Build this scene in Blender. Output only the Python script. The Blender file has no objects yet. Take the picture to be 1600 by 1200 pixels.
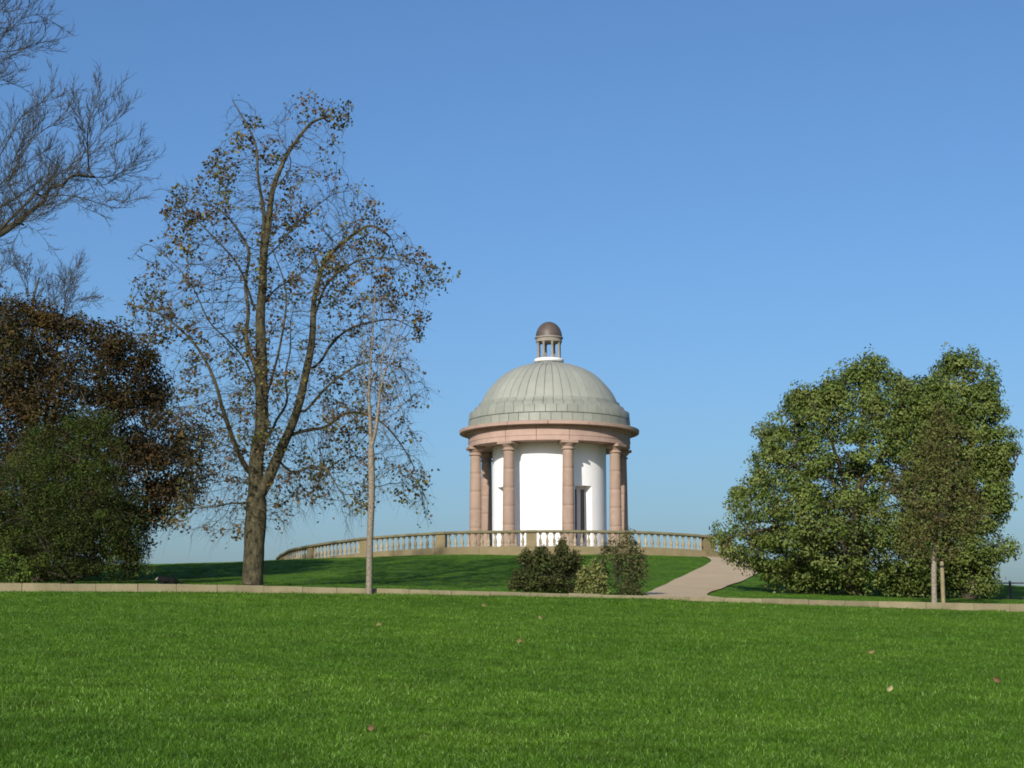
import bpy, math, random
import numpy as np
from mathutils import Vector

random.seed(7)
rng = np.random.default_rng(7)
PI = math.pi
scene = bpy.context.scene
C = scene.collection

# ------------------------------------------------------------------ camera
F = 2700.0                                  # focal length in pixels of the 1600 px wide photograph
EYE = 1.6
TH = math.atan(400.0 / F)                   # camera looks slightly up the slope
cam_data = bpy.data.cameras.new('camera')
cam_data.sensor_width = 36.0
cam_data.lens = 36.0 * F / 1600.0
cam_data.clip_start = 0.1
cam_data.clip_end = 5000.0
cam = bpy.data.objects.new('camera', cam_data)
C.objects.link(cam)
cam.location = (0, 0, EYE)
cam.rotation_euler = (PI / 2 + TH, 0, 0)
scene.camera = cam

# ------------------------------------------------------------------ sky, sun, exposure
SUN_AZ = math.radians(199.0)                # behind the camera, a little to the left (clockwise from +Y)
SUN_EL = math.radians(24.0)
world = bpy.data.worlds.new('World')
scene.world = world
world.use_nodes = True
wn = world.node_tree.nodes
bg = wn['Background']
sky = wn.new('ShaderNodeTexSky')
sky.sky_type = 'NISHITA'
sky.sun_disc = False
sky.sun_elevation = SUN_EL
sky.sun_rotation = SUN_AZ
sky.altitude = 0.0
sky.air_density = 1.1
sky.dust_density = 1.9
sky.ozone_density = 7.8
world.node_tree.links.new(sky.outputs['Color'], bg.inputs['Color'])
bg.inputs['Strength'].default_value = 0.108

sun_data = bpy.data.lights.new('sun', 'SUN')
sun_data.energy = 4.6
sun_data.angle = math.radians(0.53)
sun_data.color = (1.0, 0.94, 0.84)
sun = bpy.data.objects.new('sun', sun_data)
C.objects.link(sun)
sdir = Vector((math.sin(SUN_AZ) * math.cos(SUN_EL), math.cos(SUN_AZ) * math.cos(SUN_EL), math.sin(SUN_EL)))
sun.rotation_euler = sdir.to_track_quat('Z', 'Y').to_euler()
sun.location = (-20, -40, 40)

scene.view_settings.view_transform = 'Standard'
scene.view_settings.look = 'None'
scene.view_settings.exposure = 0.28
scene.view_settings.gamma = 1.0
scene.view_settings.use_curve_mapping = False
scene.cycles.filter_width = 1.8


# ------------------------------------------------------------------ helpers
def pt(px, py, Y):
    """world point at depth Y seen at photograph pixel px, py"""
    u = (px - 800.0) / F
    v = (600.0 - py) / F
    dy = math.cos(TH) - v * math.sin(TH)
    dz = math.sin(TH) + v * math.cos(TH)
    t = Y / dy
    return np.array((u * t, Y, EYE + dz * t))


def mesh_np(name, verts, faces, smooth=False, cols=None):
    """fast mesh from arrays; every face has the same number of corners"""
    verts = np.asarray(verts, dtype=np.float32)
    faces = np.asarray(faces, dtype=np.int32)
    me = bpy.data.meshes.new(name)
    n, k = faces.shape
    me.vertices.add(len(verts))
    me.vertices.foreach_set('co', verts.ravel())
    me.loops.add(n * k)
    me.loops.foreach_set('vertex_index', faces.ravel())
    me.polygons.add(n)
    me.polygons.foreach_set('loop_start', np.arange(0, n * k, k, dtype=np.int32))
    me.polygons.foreach_set('loop_total', np.full(n, k, dtype=np.int32))
    if smooth:
        me.polygons.foreach_set('use_smooth', np.ones(n, dtype=bool))
    if cols is not None:
        a = me.color_attributes.new('tint', 'FLOAT_COLOR', 'POINT')
        a.data.foreach_set('color', np.asarray(cols, dtype=np.float32).ravel())
    me.update(calc_edges=True)
    me.validate()
    return me


def link(name, me, mat=None, parent=None, loc=None):
    o = bpy.data.objects.new(name, me)
    C.objects.link(o)
    if mat is not None and me is not None and not me.materials:
        me.materials.append(mat)
    if parent is not None:
        o.parent = parent
    if loc is not None:
        o.location = loc
    return o


def tag(o, label=None, cat=None, group=None, kind=None):
    if label: o['label'] = label
    if cat: o['category'] = cat
    if group: o['group'] = group
    if kind: o['kind'] = kind
    return o


def empty(name, loc, label=None, cat=None, group=None, parent=None):
    o = bpy.data.objects.new(name, None)
    o.empty_display_size = 0.2
    C.objects.link(o)
    o.location = tuple(float(c) for c in loc)
    if parent: o.parent = parent
    return tag(o, label, cat, group)


class MB:
    """collects polygons, then links them as one mesh object"""
    def __init__(self):
        self.v = []; self.f = []; self.s = []

    def add(self, vs, fs, smooth=False):
        b = len(self.v)
        self.v += [tuple(float(c) for c in p) for p in vs]
        self.f += [tuple(b + i for i in f) for f in fs]
        self.s += [smooth] * len(fs)
        return self

    def box(self, x0, x1, y0, y1, z0, z1, ch=0.0):
        if ch <= 0:
            vs = [(x, y, z) for z in (z0, z1) for y in (y0, y1) for x in (x0, x1)]
            return self.add(vs, [(0, 2, 3, 1), (4, 5, 7, 6), (0, 1, 5, 4), (2, 6, 7, 3), (0, 4, 6, 2), (1, 3, 7, 5)])
        rings = [(z0, ch), (z0 + ch, 0), (z1 - ch, 0), (z1, ch)]
        vs = []
        for z, c in rings:
            vs += [(x0 + c, y0 + c, z), (x1 - c, y0 + c, z), (x1 - c, y1 - c, z), (x0 + c, y1 - c, z)]
        fs = [(3, 2, 1, 0), (12, 13, 14, 15)]
        for r in range(3):
            for k in range(4):
                a = r * 4 + k; b = r * 4 + (k + 1) % 4
                fs.append((a, b, b + 4, a + 4))
        return self.add(vs, fs)

    def lathe(self, prof, a0=0.0, a1=2 * PI, n=48, smooth=True, cap=False, c=(0, 0, 0)):
        """prof = [(r, z)...] turned about z; angle 0 faces the camera (-Y), + to the right"""
        full = abs(a1 - a0 - 2 * PI) < 1e-6
        m = n if full else n + 1
        vs = []
        for r, z in prof:
            for k in range(m):
                a = a0 + (a1 - a0) * k / n
                vs.append((c[0] + r * math.sin(a), c[1] - r * math.cos(a), c[2] + z))
        fs = []
        for i in range(len(prof) - 1):
            for k in range(n):
                k2 = (k + 1) % m
                fs.append((i * m + k, i * m + k2, (i + 1) * m + k2, (i + 1) * m + k))
        self.add(vs, fs, smooth)
        if cap and full:
            self.add([vs[k] for k in range(m)], [tuple(reversed(range(m)))])
            self.add([vs[(len(prof) - 1) * m + k] for k in range(m)], [tuple(range(m))])
        return self

    def sector(self, prof, a0, a1, n=4, smooth=True):
        """closed block: closed profile loop swept over an angle, with end caps"""
        L = len(prof)
        vs = []
        for k in range(n + 1):
            a = a0 + (a1 - a0) * k / n
            for r, z in prof:
                vs.append((r * math.sin(a), -r * math.cos(a), z))
        for i in range(L):
            j = (i + 1) % L
            sub = []
            fs = []
            for k in range(n + 1):
                sub += [vs[k * L + i], vs[k * L + j]]
            for k in range(n):
                fs.append((2 * k, 2 * k + 2, 2 * k + 3, 2 * k + 1))
            self.add(sub, fs, smooth)
        self.add(vs[:L], [tuple(range(L))])
        self.add(vs[-L:], [tuple(reversed(range(L)))])
        return self

    def mesh(self, name):
        me = bpy.data.meshes.new(name)
        me.from_pydata(self.v, [], self.f)
        me.polygons.foreach_set('use_smooth', self.s)
        me.update()
        return me

    def build(self, name, mat, parent=None, loc=None):
        return link(name, self.mesh(name), mat, parent, loc)


def catmull(pts, per=6):
    P = [np.array(p, float) for p in pts]
    P = [2 * P[0] - P[1]] + P + [2 * P[-1] - P[-2]]
    out = []
    for i in range(1, len(P) - 2):
        for k in range(per):
            t = k / per
            out.append(0.5 * ((2 * P[i]) + (-P[i - 1] + P[i + 1]) * t + (2 * P[i - 1] - 5 * P[i] + 4 * P[i + 1] - P[i + 2]) * t * t
                              + (-P[i - 1] + 3 * P[i] - 3 * P[i + 1] + P[i + 2]) * t ** 3))
    out.append(P[-2])
    return np.array(out)


# ------------------------------------------------------------------ materials
def new_mat(name):
    m = bpy.data.materials.new(name)
    m.use_nodes = True
    nt = m.node_tree
    return m, nt, nt.nodes['Principled BSDF']


def stone_mat(name, col_a, col_b, scale=2.0, rough=0.85, bump=0.25, vary=0.15, stain=None, stain_amt=0.4, spec=0.25):
    """two-tone noise, per-object tint, fine grain relief and shaped stains"""
    m, nt, b = new_mat(name)
    N, L = nt.nodes, nt.links
    tc = N.new('ShaderNodeTexCoord'); oi = N.new('ShaderNodeObjectInfo')
    geo = N.new('ShaderNodeNewGeometry')
    n1 = N.new('ShaderNodeTexNoise'); n1.inputs['Scale'].default_value = scale; n1.inputs['Detail'].default_value = 8
    n1.inputs['Roughness'].default_value = 0.65
    L.new(geo.outputs['Position'], n1.inputs['Vector'])
    cr = N.new('ShaderNodeValToRGB')
    cr.color_ramp.elements[0].position = 0.3; cr.color_ramp.elements[0].color = (*col_a, 1)
    cr.color_ramp.elements[1].position = 0.7; cr.color_ramp.elements[1].color = (*col_b, 1)
    L.new(n1.outputs['Fac'], cr.inputs['Fac'])
    hsv = N.new('ShaderNodeHueSaturation')
    mr = N.new('ShaderNodeMapRange'); mr.inputs['To Min'].default_value = 1 - vary; mr.inputs['To Max'].default_value = 1 + vary
    L.new(oi.outputs['Random'], mr.inputs['Value']); L.new(mr.outputs['Result'], hsv.inputs['Value'])
    L.new(cr.outputs['Color'], hsv.inputs['Color'])
    out = hsv.outputs['Color']
    if stain:
        n2 = N.new('ShaderNodeTexNoise'); n2.inputs['Scale'].default_value = scale * 0.45; n2.inputs['Detail'].default_value = 10
        n2.inputs['Roughness'].default_value = 0.7
        mp = N.new('ShaderNodeMapping'); mp.inputs['Scale'].default_value = (1.6, 1.6, 0.5); mp.inputs['Location'].default_value = (3, 9, 1)
        L.new(geo.outputs['Position'], mp.inputs['Vector']); L.new(mp.outputs['Vector'], n2.inputs['Vector'])
        r2 = N.new('ShaderNodeMapRange'); r2.inputs['From Min'].default_value = 0.5; r2.inputs['From Max'].default_value = 0.72
        r2.inputs['To Max'].default_value = stain_amt
        L.new(n2.outputs['Fac'], r2.inputs['Value'])
        mx = N.new('ShaderNodeMixRGB'); mx.inputs['Color2'].default_value = (*stain, 1)
        L.new(r2.outputs['Result'], mx.inputs['Fac']); L.new(out, mx.inputs['Color1'])
        out = mx.outputs['Color']
    L.new(out, b.inputs['Base Color'])
    b.inputs['Roughness'].default_value = rough
    b.inputs['Specular IOR Level'].default_value = spec
    n3 = N.new('ShaderNodeTexNoise'); n3.inputs['Scale'].default_value = scale * 12; n3.inputs['Detail'].default_value = 5
    L.new(geo.outputs['Position'], n3.inputs['Vector'])
    bp = N.new('ShaderNodeBump'); bp.inputs['Strength'].default_value = bump; bp.inputs['Distance'].default_value = 0.02
    L.new(n3.outputs['Fac'], bp.inputs['Height']); L.new(bp.outputs['Normal'], b.inputs['Normal'])
    return m


def leaf_mat(name, transl=0.25, rough=0.5, spec=0.3, gain=1.0):
    m, nt, b = new_mat(name)
    N, L = nt.nodes, nt.links
    at = N.new('ShaderNodeAttribute'); at.attribute_name = 'tint'
    L.new(at.outputs['Color'], b.inputs['Base Color'])
    b.inputs['Roughness'].default_value = rough
    b.inputs['Specular IOR Level'].default_value = spec
    tr = N.new('ShaderNodeBsdfTranslucent'); L.new(at.outputs['Color'], tr.inputs['Color'])
    mx = N.new('ShaderNodeMixShader'); mx.inputs['Fac'].default_value = transl
    L.new(b.outputs['BSDF'], mx.inputs[1]); L.new(tr.outputs['BSDF'], mx.inputs[2])
    L.new(mx.outputs['Shader'], N['Material Output'].inputs['Surface'])
    return m


def bark_mat(name, a, b_, scale=9.0, stretch=0.3, bump=0.8):
    m, nt, b = new_mat(name)
    N, L = nt.nodes, nt.links
    geo = N.new('ShaderNodeNewGeometry')
    mp = N.new('ShaderNodeMapping'); mp.inputs['Scale'].default_value = (1, 1, stretch)
    L.new(geo.outputs['Position'], mp.inputs['Vector'])
    n1 = N.new('ShaderNodeTexNoise'); n1.inputs['Scale'].default_value = scale; n1.inputs['Detail'].default_value = 8
    n1.inputs['Roughness'].default_value = 0.7
    L.new(mp.outputs['Vector'], n1.inputs['Vector'])
    cr = N.new('ShaderNodeValToRGB')
    cr.color_ramp.elements[0].position = 0.35; cr.color_ramp.elements[0].color = (*a, 1)
    cr.color_ramp.elements[1].position = 0.68; cr.color_ramp.elements[1].color = (*b_, 1)
    L.new(n1.outputs['Fac'], cr.inputs['Fac']); L.new(cr.outputs['Color'], b.inputs['Base Color'])
    b.inputs['Roughness'].default_value = 0.9; b.inputs['Specular IOR Level'].default_value = 0.15
    bp = N.new('ShaderNodeBump'); bp.inputs['Strength'].default_value = bump; bp.inputs['Distance'].default_value = 0.07
    L.new(n1.outputs['Fac'], bp.inputs['Height']); L.new(bp.outputs['Normal'], b.inputs['Normal'])
    return m


M = {}
M['pink'] = stone_mat('pink_sandstone', (0.32, 0.215, 0.17), (0.40, 0.28, 0.228), 1.6, vary=0.08, stain=(0.24, 0.16, 0.12), stain_amt=0.45)
M['pink_col'] = stone_mat('column_sandstone', (0.258, 0.178, 0.134), (0.32, 0.228, 0.177), 2.2, vary=0.045, stain=(0.20, 0.15, 0.10), stain_amt=0.5)
M['render'] = stone_mat('white_render', (0.80, 0.79, 0.77), (0.84, 0.83, 0.81), 1.2, vary=0.0, bump=0.08)
M['copper'] = stone_mat('weathered_copper', (0.238, 0.244, 0.205), (0.292, 0.296, 0.25), 1.1, rough=0.6, vary=0.06, bump=0.1, stain=(0.22, 0.25, 0.19), stain_amt=0.35, spec=0.4)
M['copper_g'] = stone_mat('green_copper', (0.20, 0.208, 0.17), (0.25, 0.256, 0.212), 2.0, rough=0.6, vary=0.10, bump=0.15, stain=(0.17, 0.185, 0.15), stain_amt=0.5, spec=0.4)
M['copper_joint'] = stone_mat('shaded_oxidised_joint', (0.17, 0.175, 0.14), (0.21, 0.215, 0.175), 4.0, vary=0.0)  # oxidised copper; shadow caught by the seams is put into its colour
M['bronze'] = stone_mat('brown_bronze', (0.062, 0.045, 0.036), (0.095, 0.068, 0.055), 3.0, rough=0.5, vary=0.05, stain=(0.10, 0.12, 0.10), stain_amt=0.4, spec=0.4)
M['lantern'] = stone_mat('lantern_stone', (0.185, 0.16, 0.135), (0.245, 0.215, 0.185), 4.0, vary=0.12, stain=(0.17, 0.16, 0.08), stain_amt=0.5)
M['lead'] = stone_mat('white_lead', (0.62, 0.61, 0.60), (0.74, 0.73, 0.72), 3.0, vary=0.0)
M['balu'] = stone_mat('mossy_sandstone', (0.165, 0.132, 0.068), (0.225, 0.178, 0.10), 2.5, vary=0.10, stain=(0.15, 0.14, 0.06), stain_amt=0.55)
M['baluster'] = stone_mat('baluster_sandstone', (0.24, 0.20, 0.125), (0.32, 0.27, 0.18), 4.0, vary=0.16, stain=(0.15, 0.13, 0.07), stain_amt=0.5)
M['rail'] = stone_mat('rail_sandstone', (0.12, 0.108, 0.058), (0.175, 0.152, 0.088), 3.0, vary=0.08, stain=(0.12, 0.12, 0.05), stain_amt=0.6)
M['kerb'] = stone_mat('wall_stone', (0.155, 0.132, 0.075), (0.225, 0.192, 0.112), 1.8, vary=0.15, stain=(0.085, 0.075, 0.035), stain_amt=0.6)
M['paint'] = stone_mat('grey_paint', (0.40, 0.38, 0.40), (0.44, 0.42, 0.43), 2.0, vary=0.0, bump=0.02)
M['pave'] = stone_mat('terrace_paving', (0.30, 0.25, 0.18), (0.38, 0.32, 0.24), 2.0)
M['iron'] = stone_mat('dark_iron', (0.025, 0.03, 0.035), (0.045, 0.05, 0.05), 6.0, rough=0.5, vary=0.1)
M['timber'] = stone_mat('stake_timber', (0.16, 0.13, 0.07), (0.26, 0.21, 0.12), 7.0, vary=0.05)
M['rubber'] = stone_mat('black_rubber', (0.02, 0.02, 0.02), (0.03, 0.03, 0.03), 7.0, vary=0.0)
M['path'] = stone_mat('path_gravel', (0.40, 0.305, 0.185), (0.48, 0.37, 0.235), 0.6, vary=0.0, bump=0.5, stain=(0.33, 0.25, 0.155), stain_amt=0.35)
m, nt, b = new_mat('dark_glass')
b.inputs['Base Color'].default_value = (0.012, 0.016, 0.016, 1); b.inputs['Roughness'].default_value = 0.12
b.inputs['Specular IOR Level'].default_value = 0.3
M['glass'] = m
M['bark_big'] = bark_mat('mossy_bark', (0.018, 0.016, 0.009), (0.125, 0.108, 0.062), 8.0, 0.45, 1.0)
M['bark_birch'] = bark_mat('pale_bark', (0.11, 0.09, 0.062), (0.29, 0.25, 0.195), 14.0, 1.6, 0.4)
M['bark_bare'] = bark_mat('grey_bark', (0.03, 0.028, 0.02), (0.095, 0.085, 0.058), 9.0, 0.4, 0.7)
def two_tone_bark(name, z0, z1, upper):
    m = bark_mat(name, (0.13, 0.105, 0.075), (0.33, 0.29, 0.23), 14.0, 1.6, 0.4)
    N, L = m.node_tree.nodes, m.node_tree.links
    b = N['Principled BSDF']
    src = b.inputs['Base Color'].links[0].from_socket
    tc = N.new('ShaderNodeTexCoord'); sp_ = N.new('ShaderNodeSeparateXYZ'); L.new(tc.outputs['Object'], sp_.inputs[0])
    mr = N.new('ShaderNodeMapRange'); mr.inputs['From Min'].default_value = z0; mr.inputs['From Max'].default_value = z1
    L.new(sp_.outputs['Z'], mr.inputs['Value'])
    mx = N.new('ShaderNodeMixRGB'); mx.inputs['Color2'].default_value = (*upper, 1)
    L.new(mr.outputs['Result'], mx.inputs['Fac']); L.new(src, mx.inputs['Color1']); L.new(mx.outputs['Color'], b.inputs['Base Color'])
    return m


M['bark_young'] = two_tone_bark('young_bark', 1.1, 1.7, (0.045, 0.036, 0.024))
M['bark_dark'] = bark_mat('dark_bark', (0.03, 0.025, 0.018), (0.08, 0.065, 0.045), 9.0, 0.4, 0.7)
M['leaf'] = leaf_mat('autumn_leaf', 0.3, 0.6, 0.12)
M['leaf_gloss'] = leaf_mat('oak_leaf', 0.2, 0.55, 0.16)
M['leaf_dull'] = leaf_mat('dull_leaf', 0.2, 0.65, 0.1)


def grass_mat(name, base_a, base_b, ground):
    m, nt, b = new_mat(name)
    N, L = nt.nodes, nt.links
    geo = N.new('ShaderNodeNewGeometry')
    n1 = N.new('ShaderNodeTexNoise'); n1.inputs['Scale'].default_value = 0.35; n1.inputs['Detail'].default_value = 6
    n1.inputs['Roughness'].default_value = 0.6
    L.new(geo.outputs['Position'], n1.inputs['Vector'])
    cr = N.new('ShaderNodeValToRGB')
    cr.color_ramp.elements[0].position = 0.32; cr.color_ramp.elements[0].color = (*base_a, 1)
    cr.color_ramp.elements[1].position = 0.68; cr.color_ramp.elements[1].color = (*base_b, 1)
    L.new(n1.outputs['Fac'], cr.inputs['Fac'])
    out = cr.outputs['Color']
    nb = N.new('ShaderNodeTexNoise'); nb.inputs['Scale'].default_value = 1.7; nb.inputs['Detail'].default_value = 5; nb.inputs['Roughness'].default_value = 0.65
    L.new(geo.outputs['Position'], nb.inputs['Vector'])
    rb = N.new('ShaderNodeMapRange'); rb.inputs['From Min'].default_value = 0.35; rb.inputs['From Max'].default_value = 0.65
    rb.inputs['To Min'].default_value = 0.72; rb.inputs['To Max'].default_value = 1.2
    L.new(nb.outputs['Fac'], rb.inputs['Value'])
    hv = N.new('ShaderNodeHueSaturation'); L.new(out, hv.inputs['Color']); L.new(rb.outputs['Result'], hv.inputs['Value'])
    out = hv.outputs['Color']
    if ground:
        n2 = N.new('ShaderNodeTexNoise'); n2.inputs['Scale'].default_value = 14; n2.inputs['Detail'].default_value = 6
        L.new(geo.outputs['Position'], n2.inputs['Vector'])
        mx = N.new('ShaderNodeMixRGB'); mx.blend_type = 'MULTIPLY'; mx.inputs['Fac'].default_value = 0.7
        c2 = N.new('ShaderNodeValToRGB')
        c2.color_ramp.elements[0].color = (0.55, 0.55, 0.5, 1); c2.color_ramp.elements[0].position = 0.3
        c2.color_ramp.elements[1].color = (1, 1, 1, 1); c2.color_ramp.elements[1].position = 0.65
        L.new(n2.outputs['Fac'], c2.inputs['Fac']); L.new(out, mx.inputs['Color1']); L.new(c2.outputs['Color'], mx.inputs['Color2'])
        L.new(mx.outputs['Color'], b.inputs['Base Color'])
        bp = N.new('ShaderNodeBump'); bp.inputs['Strength'].default_value = 0.5; bp.inputs['Distance'].default_value = 0.03
        n3 = N.new('ShaderNodeTexNoise'); n3.inputs['Scale'].default_value = 30; n3.inputs['Detail'].default_value = 4
        L.new(geo.outputs['Position'], n3.inputs['Vector'])
        L.new(n3.outputs['Fac'], bp.inputs['Height']); L.new(bp.outputs['Normal'], b.inputs['Normal'])
        b.inputs['Roughness'].default_value = 0.9; b.inputs['Specular IOR Level'].default_value = 0.1
    else:
        at = N.new('ShaderNodeAttribute'); at.attribute_name = 'tint'
        mx = N.new('ShaderNodeMixRGB'); mx.blend_type = 'MULTIPLY'; mx.inputs['Fac'].default_value = 1.0
        L.new(out, mx.inputs['Color1']); L.new(at.outputs['Color'], mx.inputs['Color2'])
        L.new(mx.outputs['Color'], b.inputs['Base Color'])
        b.inputs['Roughness'].default_value = 0.45; b.inputs['Specular IOR Level'].default_value = 0.16
        tr = N.new('ShaderNodeBsdfTranslucent'); L.new(mx.outputs['Color'], tr.inputs['Color'])
        ms = N.new('ShaderNodeMixShader'); ms.inputs['Fac'].default_value = 0.3
        L.new(b.outputs['BSDF'], ms.inputs[1]); L.new(tr.outputs['BSDF'], ms.inputs[2])
        L.new(ms.outputs['Shader'], N['Material Output'].inputs['Surface'])
    return m


M['ground'] = grass_mat('turf_soil', (0.050, 0.125, 0.009), (0.070, 0.152, 0.012), True)
M['blade'] = grass_mat('grass_blade', (0.053, 0.130, 0.0085), (0.084, 0.174, 0.0125), False)

# ------------------------------------------------------------------ terrain
D = 90.0                                    # distance to the temple's axis
TX = float(pt(858.5, 800, D)[0])
WALL_Y = 45.0
_wx = [-900, 0, 250, 577, 800, 1000, 1250, 1600, 2500]
_wy = [905, 911.5, 912, 918.5, 925, 930, 937, 944, 962]


def wall_top(X):
    px = 800 + X / WALL_Y * F
    py = np.interp(px, _wx, _wy)
    v = (600 - py) / F
    return EYE + WALL_Y * (math.sin(TH) + v * math.cos(TH)) / (math.cos(TH) - v * math.sin(TH))


_wgx = np.linspace(-90, 90, 361)
_wgz = wall_top(_wgx)
_k = np.exp(-np.linspace(-3, 3, 13) ** 2 / 2); _k /= _k.sum()
_wgz = np.convolve(np.pad(_wgz, 6, mode='edge'), _k, mode='valid')      # the coping line, smoothed


def wtop(X):
    return np.interp(X, _wgx, _wgz)


def z_lawn(X, Y):
    X = np.asarray(X, float); Y = np.asarray(Y, float)
    base = wtop(X) - 0.27
    t = Y / WALL_Y
    z = base * t
    z = z + 0.125 * np.exp(-((X - 2.5) / 7.5) ** 2) * np.exp(-((Y - 44.2) / 2.2) ** 2)
    z = z + 0.05 * np.sin(X * 0.23 + 1.0) * np.sin(Y * 0.19 + 0.5) * np.clip((44 - Y) / 10, 0, 1)
    return z


# ring of the balustrade
RB = 14.0
_rp_x = np.array([434, 454, 508, 571, 625, 708, 860, 1000, 1080, 1105, 1180])
_rp_y = np.array([871, 857.6, 847.5, 839.6, 835, 830, 828, 829.5, 834, 836.5, 846])


def ring_xy(phi, r=RB):
    return TX + r * math.sin(phi), D - r * math.cos(phi)


def rail_z(phi):
    ph = max(phi, math.radians(-82))
    x, y = ring_xy(ph)
    px = 800 + F * x / y
    py = float(np.interp(px, _rp_x, _rp_y))
    z = pt(px, py, y)[2]
    if phi < math.radians(-82):
        z -= (math.radians(-82) - phi) * 0.55
    return float(z)


_ph_s = np.radians(np.linspace(-130, 45, 176))
_rz_raw = np.array([rail_z(p) for p in _ph_s])
_k2 = np.exp(-np.linspace(-2, 2, 13) ** 2); _k2 /= _k2.sum()
_rz_s = np.convolve(np.pad(_rz_raw, 6, mode='edge'), _k2, mode='valid')


def rz(phi):
    return float(np.interp(phi, _ph_s, _rz_s))


def vis(phi):
    return float(np.interp(math.degrees(phi), [-130, -90, -70, -55, -40, -21, 0, 20, 30, 36], [0.75, 0.62, 0.78, 0.86, 0.90, 1.06, 1.10, 1.06, 0.96, 0.93]))


ctrl = []
for px in range(-600, 2300, 145):
    X = (px - 800) / F * 45.2
    ctrl.append((X, 45.2, wtop(X) - 0.04))
for d in (-90, -75, -60, -45, -30, -15, 0, 12, 24, 34):
    p = math.radians(d)
    x, y = ring_xy(p, RB + 0.2)
    ctrl.append((x, y, rz(p) - vis(p)))
for px, py, Y in ((330, 884.5, 89), (240, 888, 90), (120, 892, 90), (-100, 896, 90), (-500, 904, 90),
                  (1122, 868.5, 82), (1200, 875, 84), (1300, 889, 84), (1450, 906, 84), (1580, 921, 84), (1700, 929, 84), (2000, 942, 84),
                  (-500, 906, 66), (100, 903, 66), (1500, 929, 62), (1900, 944, 62)):
    ctrl.append(tuple(pt(px, py, Y)))
ctrl += [(TX, 90, EYE + 3.7), (TX - 7, 92, EYE + 3.5), (TX + 8, 92, EYE + 3.7), (TX, 101, EYE + 3.5),
         (-30, 112, EYE + 2.0), (30, 112, EYE + 1.2), (0, 118, EYE + 2.4), (-60, 150, -1.0), (60, 150, -1.5), (0, 160, -0.5),
         (-90, 60, 3.0), (90, 60, 1.0), (-120, 220, -4), (120, 220, -4), (0, 240, -4)]
ctrl = np.array(ctrl)


def _tps(r2):
    return 0.5 * r2 * np.log(r2 + 1e-9)


_cs = ctrl[:, :2]
_A = _tps(((_cs[:, None] - _cs[None]) ** 2).sum(-1)) + np.eye(len(_cs)) * 0.02
_P = np.c_[np.ones(len(_cs)), _cs]
_S = np.block([[_A, _P], [_P.T, np.zeros((3, 3))]])
_W = np.linalg.solve(_S, np.r_[ctrl[:, 2], np.zeros(3)])


def z_hill(X, Y):
    X = np.asarray(X, float); Y = np.asarray(Y, float)
    sh = X.shape
    q = np.c_[np.clip(X.ravel(), -130, 130), np.clip(Y.ravel(), 40, 260)]
    out = np.empty(len(q))
    for i in range(0, len(q), 8000):
        s = q[i:i + 8000]
        out[i:i + 8000] = _tps(((s[:, None] - _cs[None]) ** 2).sum(-1)) @ _W[:-3] + _W[-3] + s @ _W[-2:]
    out = out.reshape(sh)
    wob = 0.02 * np.sin(X * 0.9 + 0.3 * Y) * np.sin(Y * 0.6)
    return np.maximum(out, -6.0) + wob


def ground_z(X, Y):
    return float(z_lawn(X, Y)) if Y < 45.14 else float(z_hill(np.array([X]), np.array([Y]))[0])


def cast(px, py, y0=45.3, y1=100.0):
    """first point of the hill seen at a pixel"""
    ys = np.arange(y0, y1, 0.1)
    P = np.array([pt(px, py, y) for y in ys])
    g = z_hill(P[:, 0], P[:, 1])
    hit = np.nonzero(P[:, 2] <= g)[0]
    i = hit[0] if len(hit) else len(ys) - 1
    return P[i]


def cast_lawn(px, py):
    ys = np.arange(6.0, 44.9, 0.05)
    P = np.array([pt(px, py, y) for y in ys])
    g = z_lawn(P[:, 0], P[:, 1])
    hit = np.nonzero(P[:, 2] <= g)[0]
    i = hit[0] if len(hit) else len(ys) - 1
    return P[i]


def axis(lo, hi, fine_lo, fine_hi, step, extra=()):
    a = list(np.arange(fine_lo, fine_hi + 1e-6, step))
    s, x = step, fine_hi
    while x < hi:
        s *= 1.3; x += s; a.append(min(x, hi))
    s, x = step, fine_lo
    while x > lo:
        s *= 1.3; x -= s; a.append(max(x, lo))
    return np.array(sorted(set([round(float(q), 4) for q in a] + list(extra))))


gx = axis(-900, 900, -26, 26, 0.5)
gy = axis(-200, 2500, 4, 112, 0.5, (45.08, 45.2))
GX, GY = np.meshgrid(gx, gy)
GZ = np.where(GY < 45.14, z_lawn(np.clip(GX, -90, 90), np.minimum(GY, 45)), z_hill(GX, GY))
nx, ny = len(gx), len(gy)
idx = np.arange(nx * ny).reshape(ny, nx)
quads = np.stack([idx[:-1, :-1], idx[:-1, 1:], idx[1:, 1:], idx[1:, :-1]], -1).reshape(-1, 4)
ground = link('ground', mesh_np('ground', np.c_[GX.ravel(), GY.ravel(), GZ.ravel()], quads, True), M['ground'])
tag(ground, 'green grass slope rising to the hilltop', kind='structure')

# ------------------------------------------------------------------ path
L_edge = [(985, 937), (1010, 927.5), (1050, 909), (1088, 891), (1108, 880.5), (1111, 876), (1104, 871.5)]
R_edge = [(1082, 939), (1105, 930), (1140, 915.5), (1168, 905), (1186, 893), (1176, 882), (1150, 872.5)]


def path_pts(edge):
    P = [cast(px, py)[:2] for px, py in edge[1:]]
    P = [np.array((P[0][0] - 0.9 * (P[1][0] - P[0][0]) / max(P[1][1] - P[0][1], .3), 45.32))] + P
    return catmull(P, 10)


pl, pr = path_pts(L_edge), path_pts(R_edge)
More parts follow.
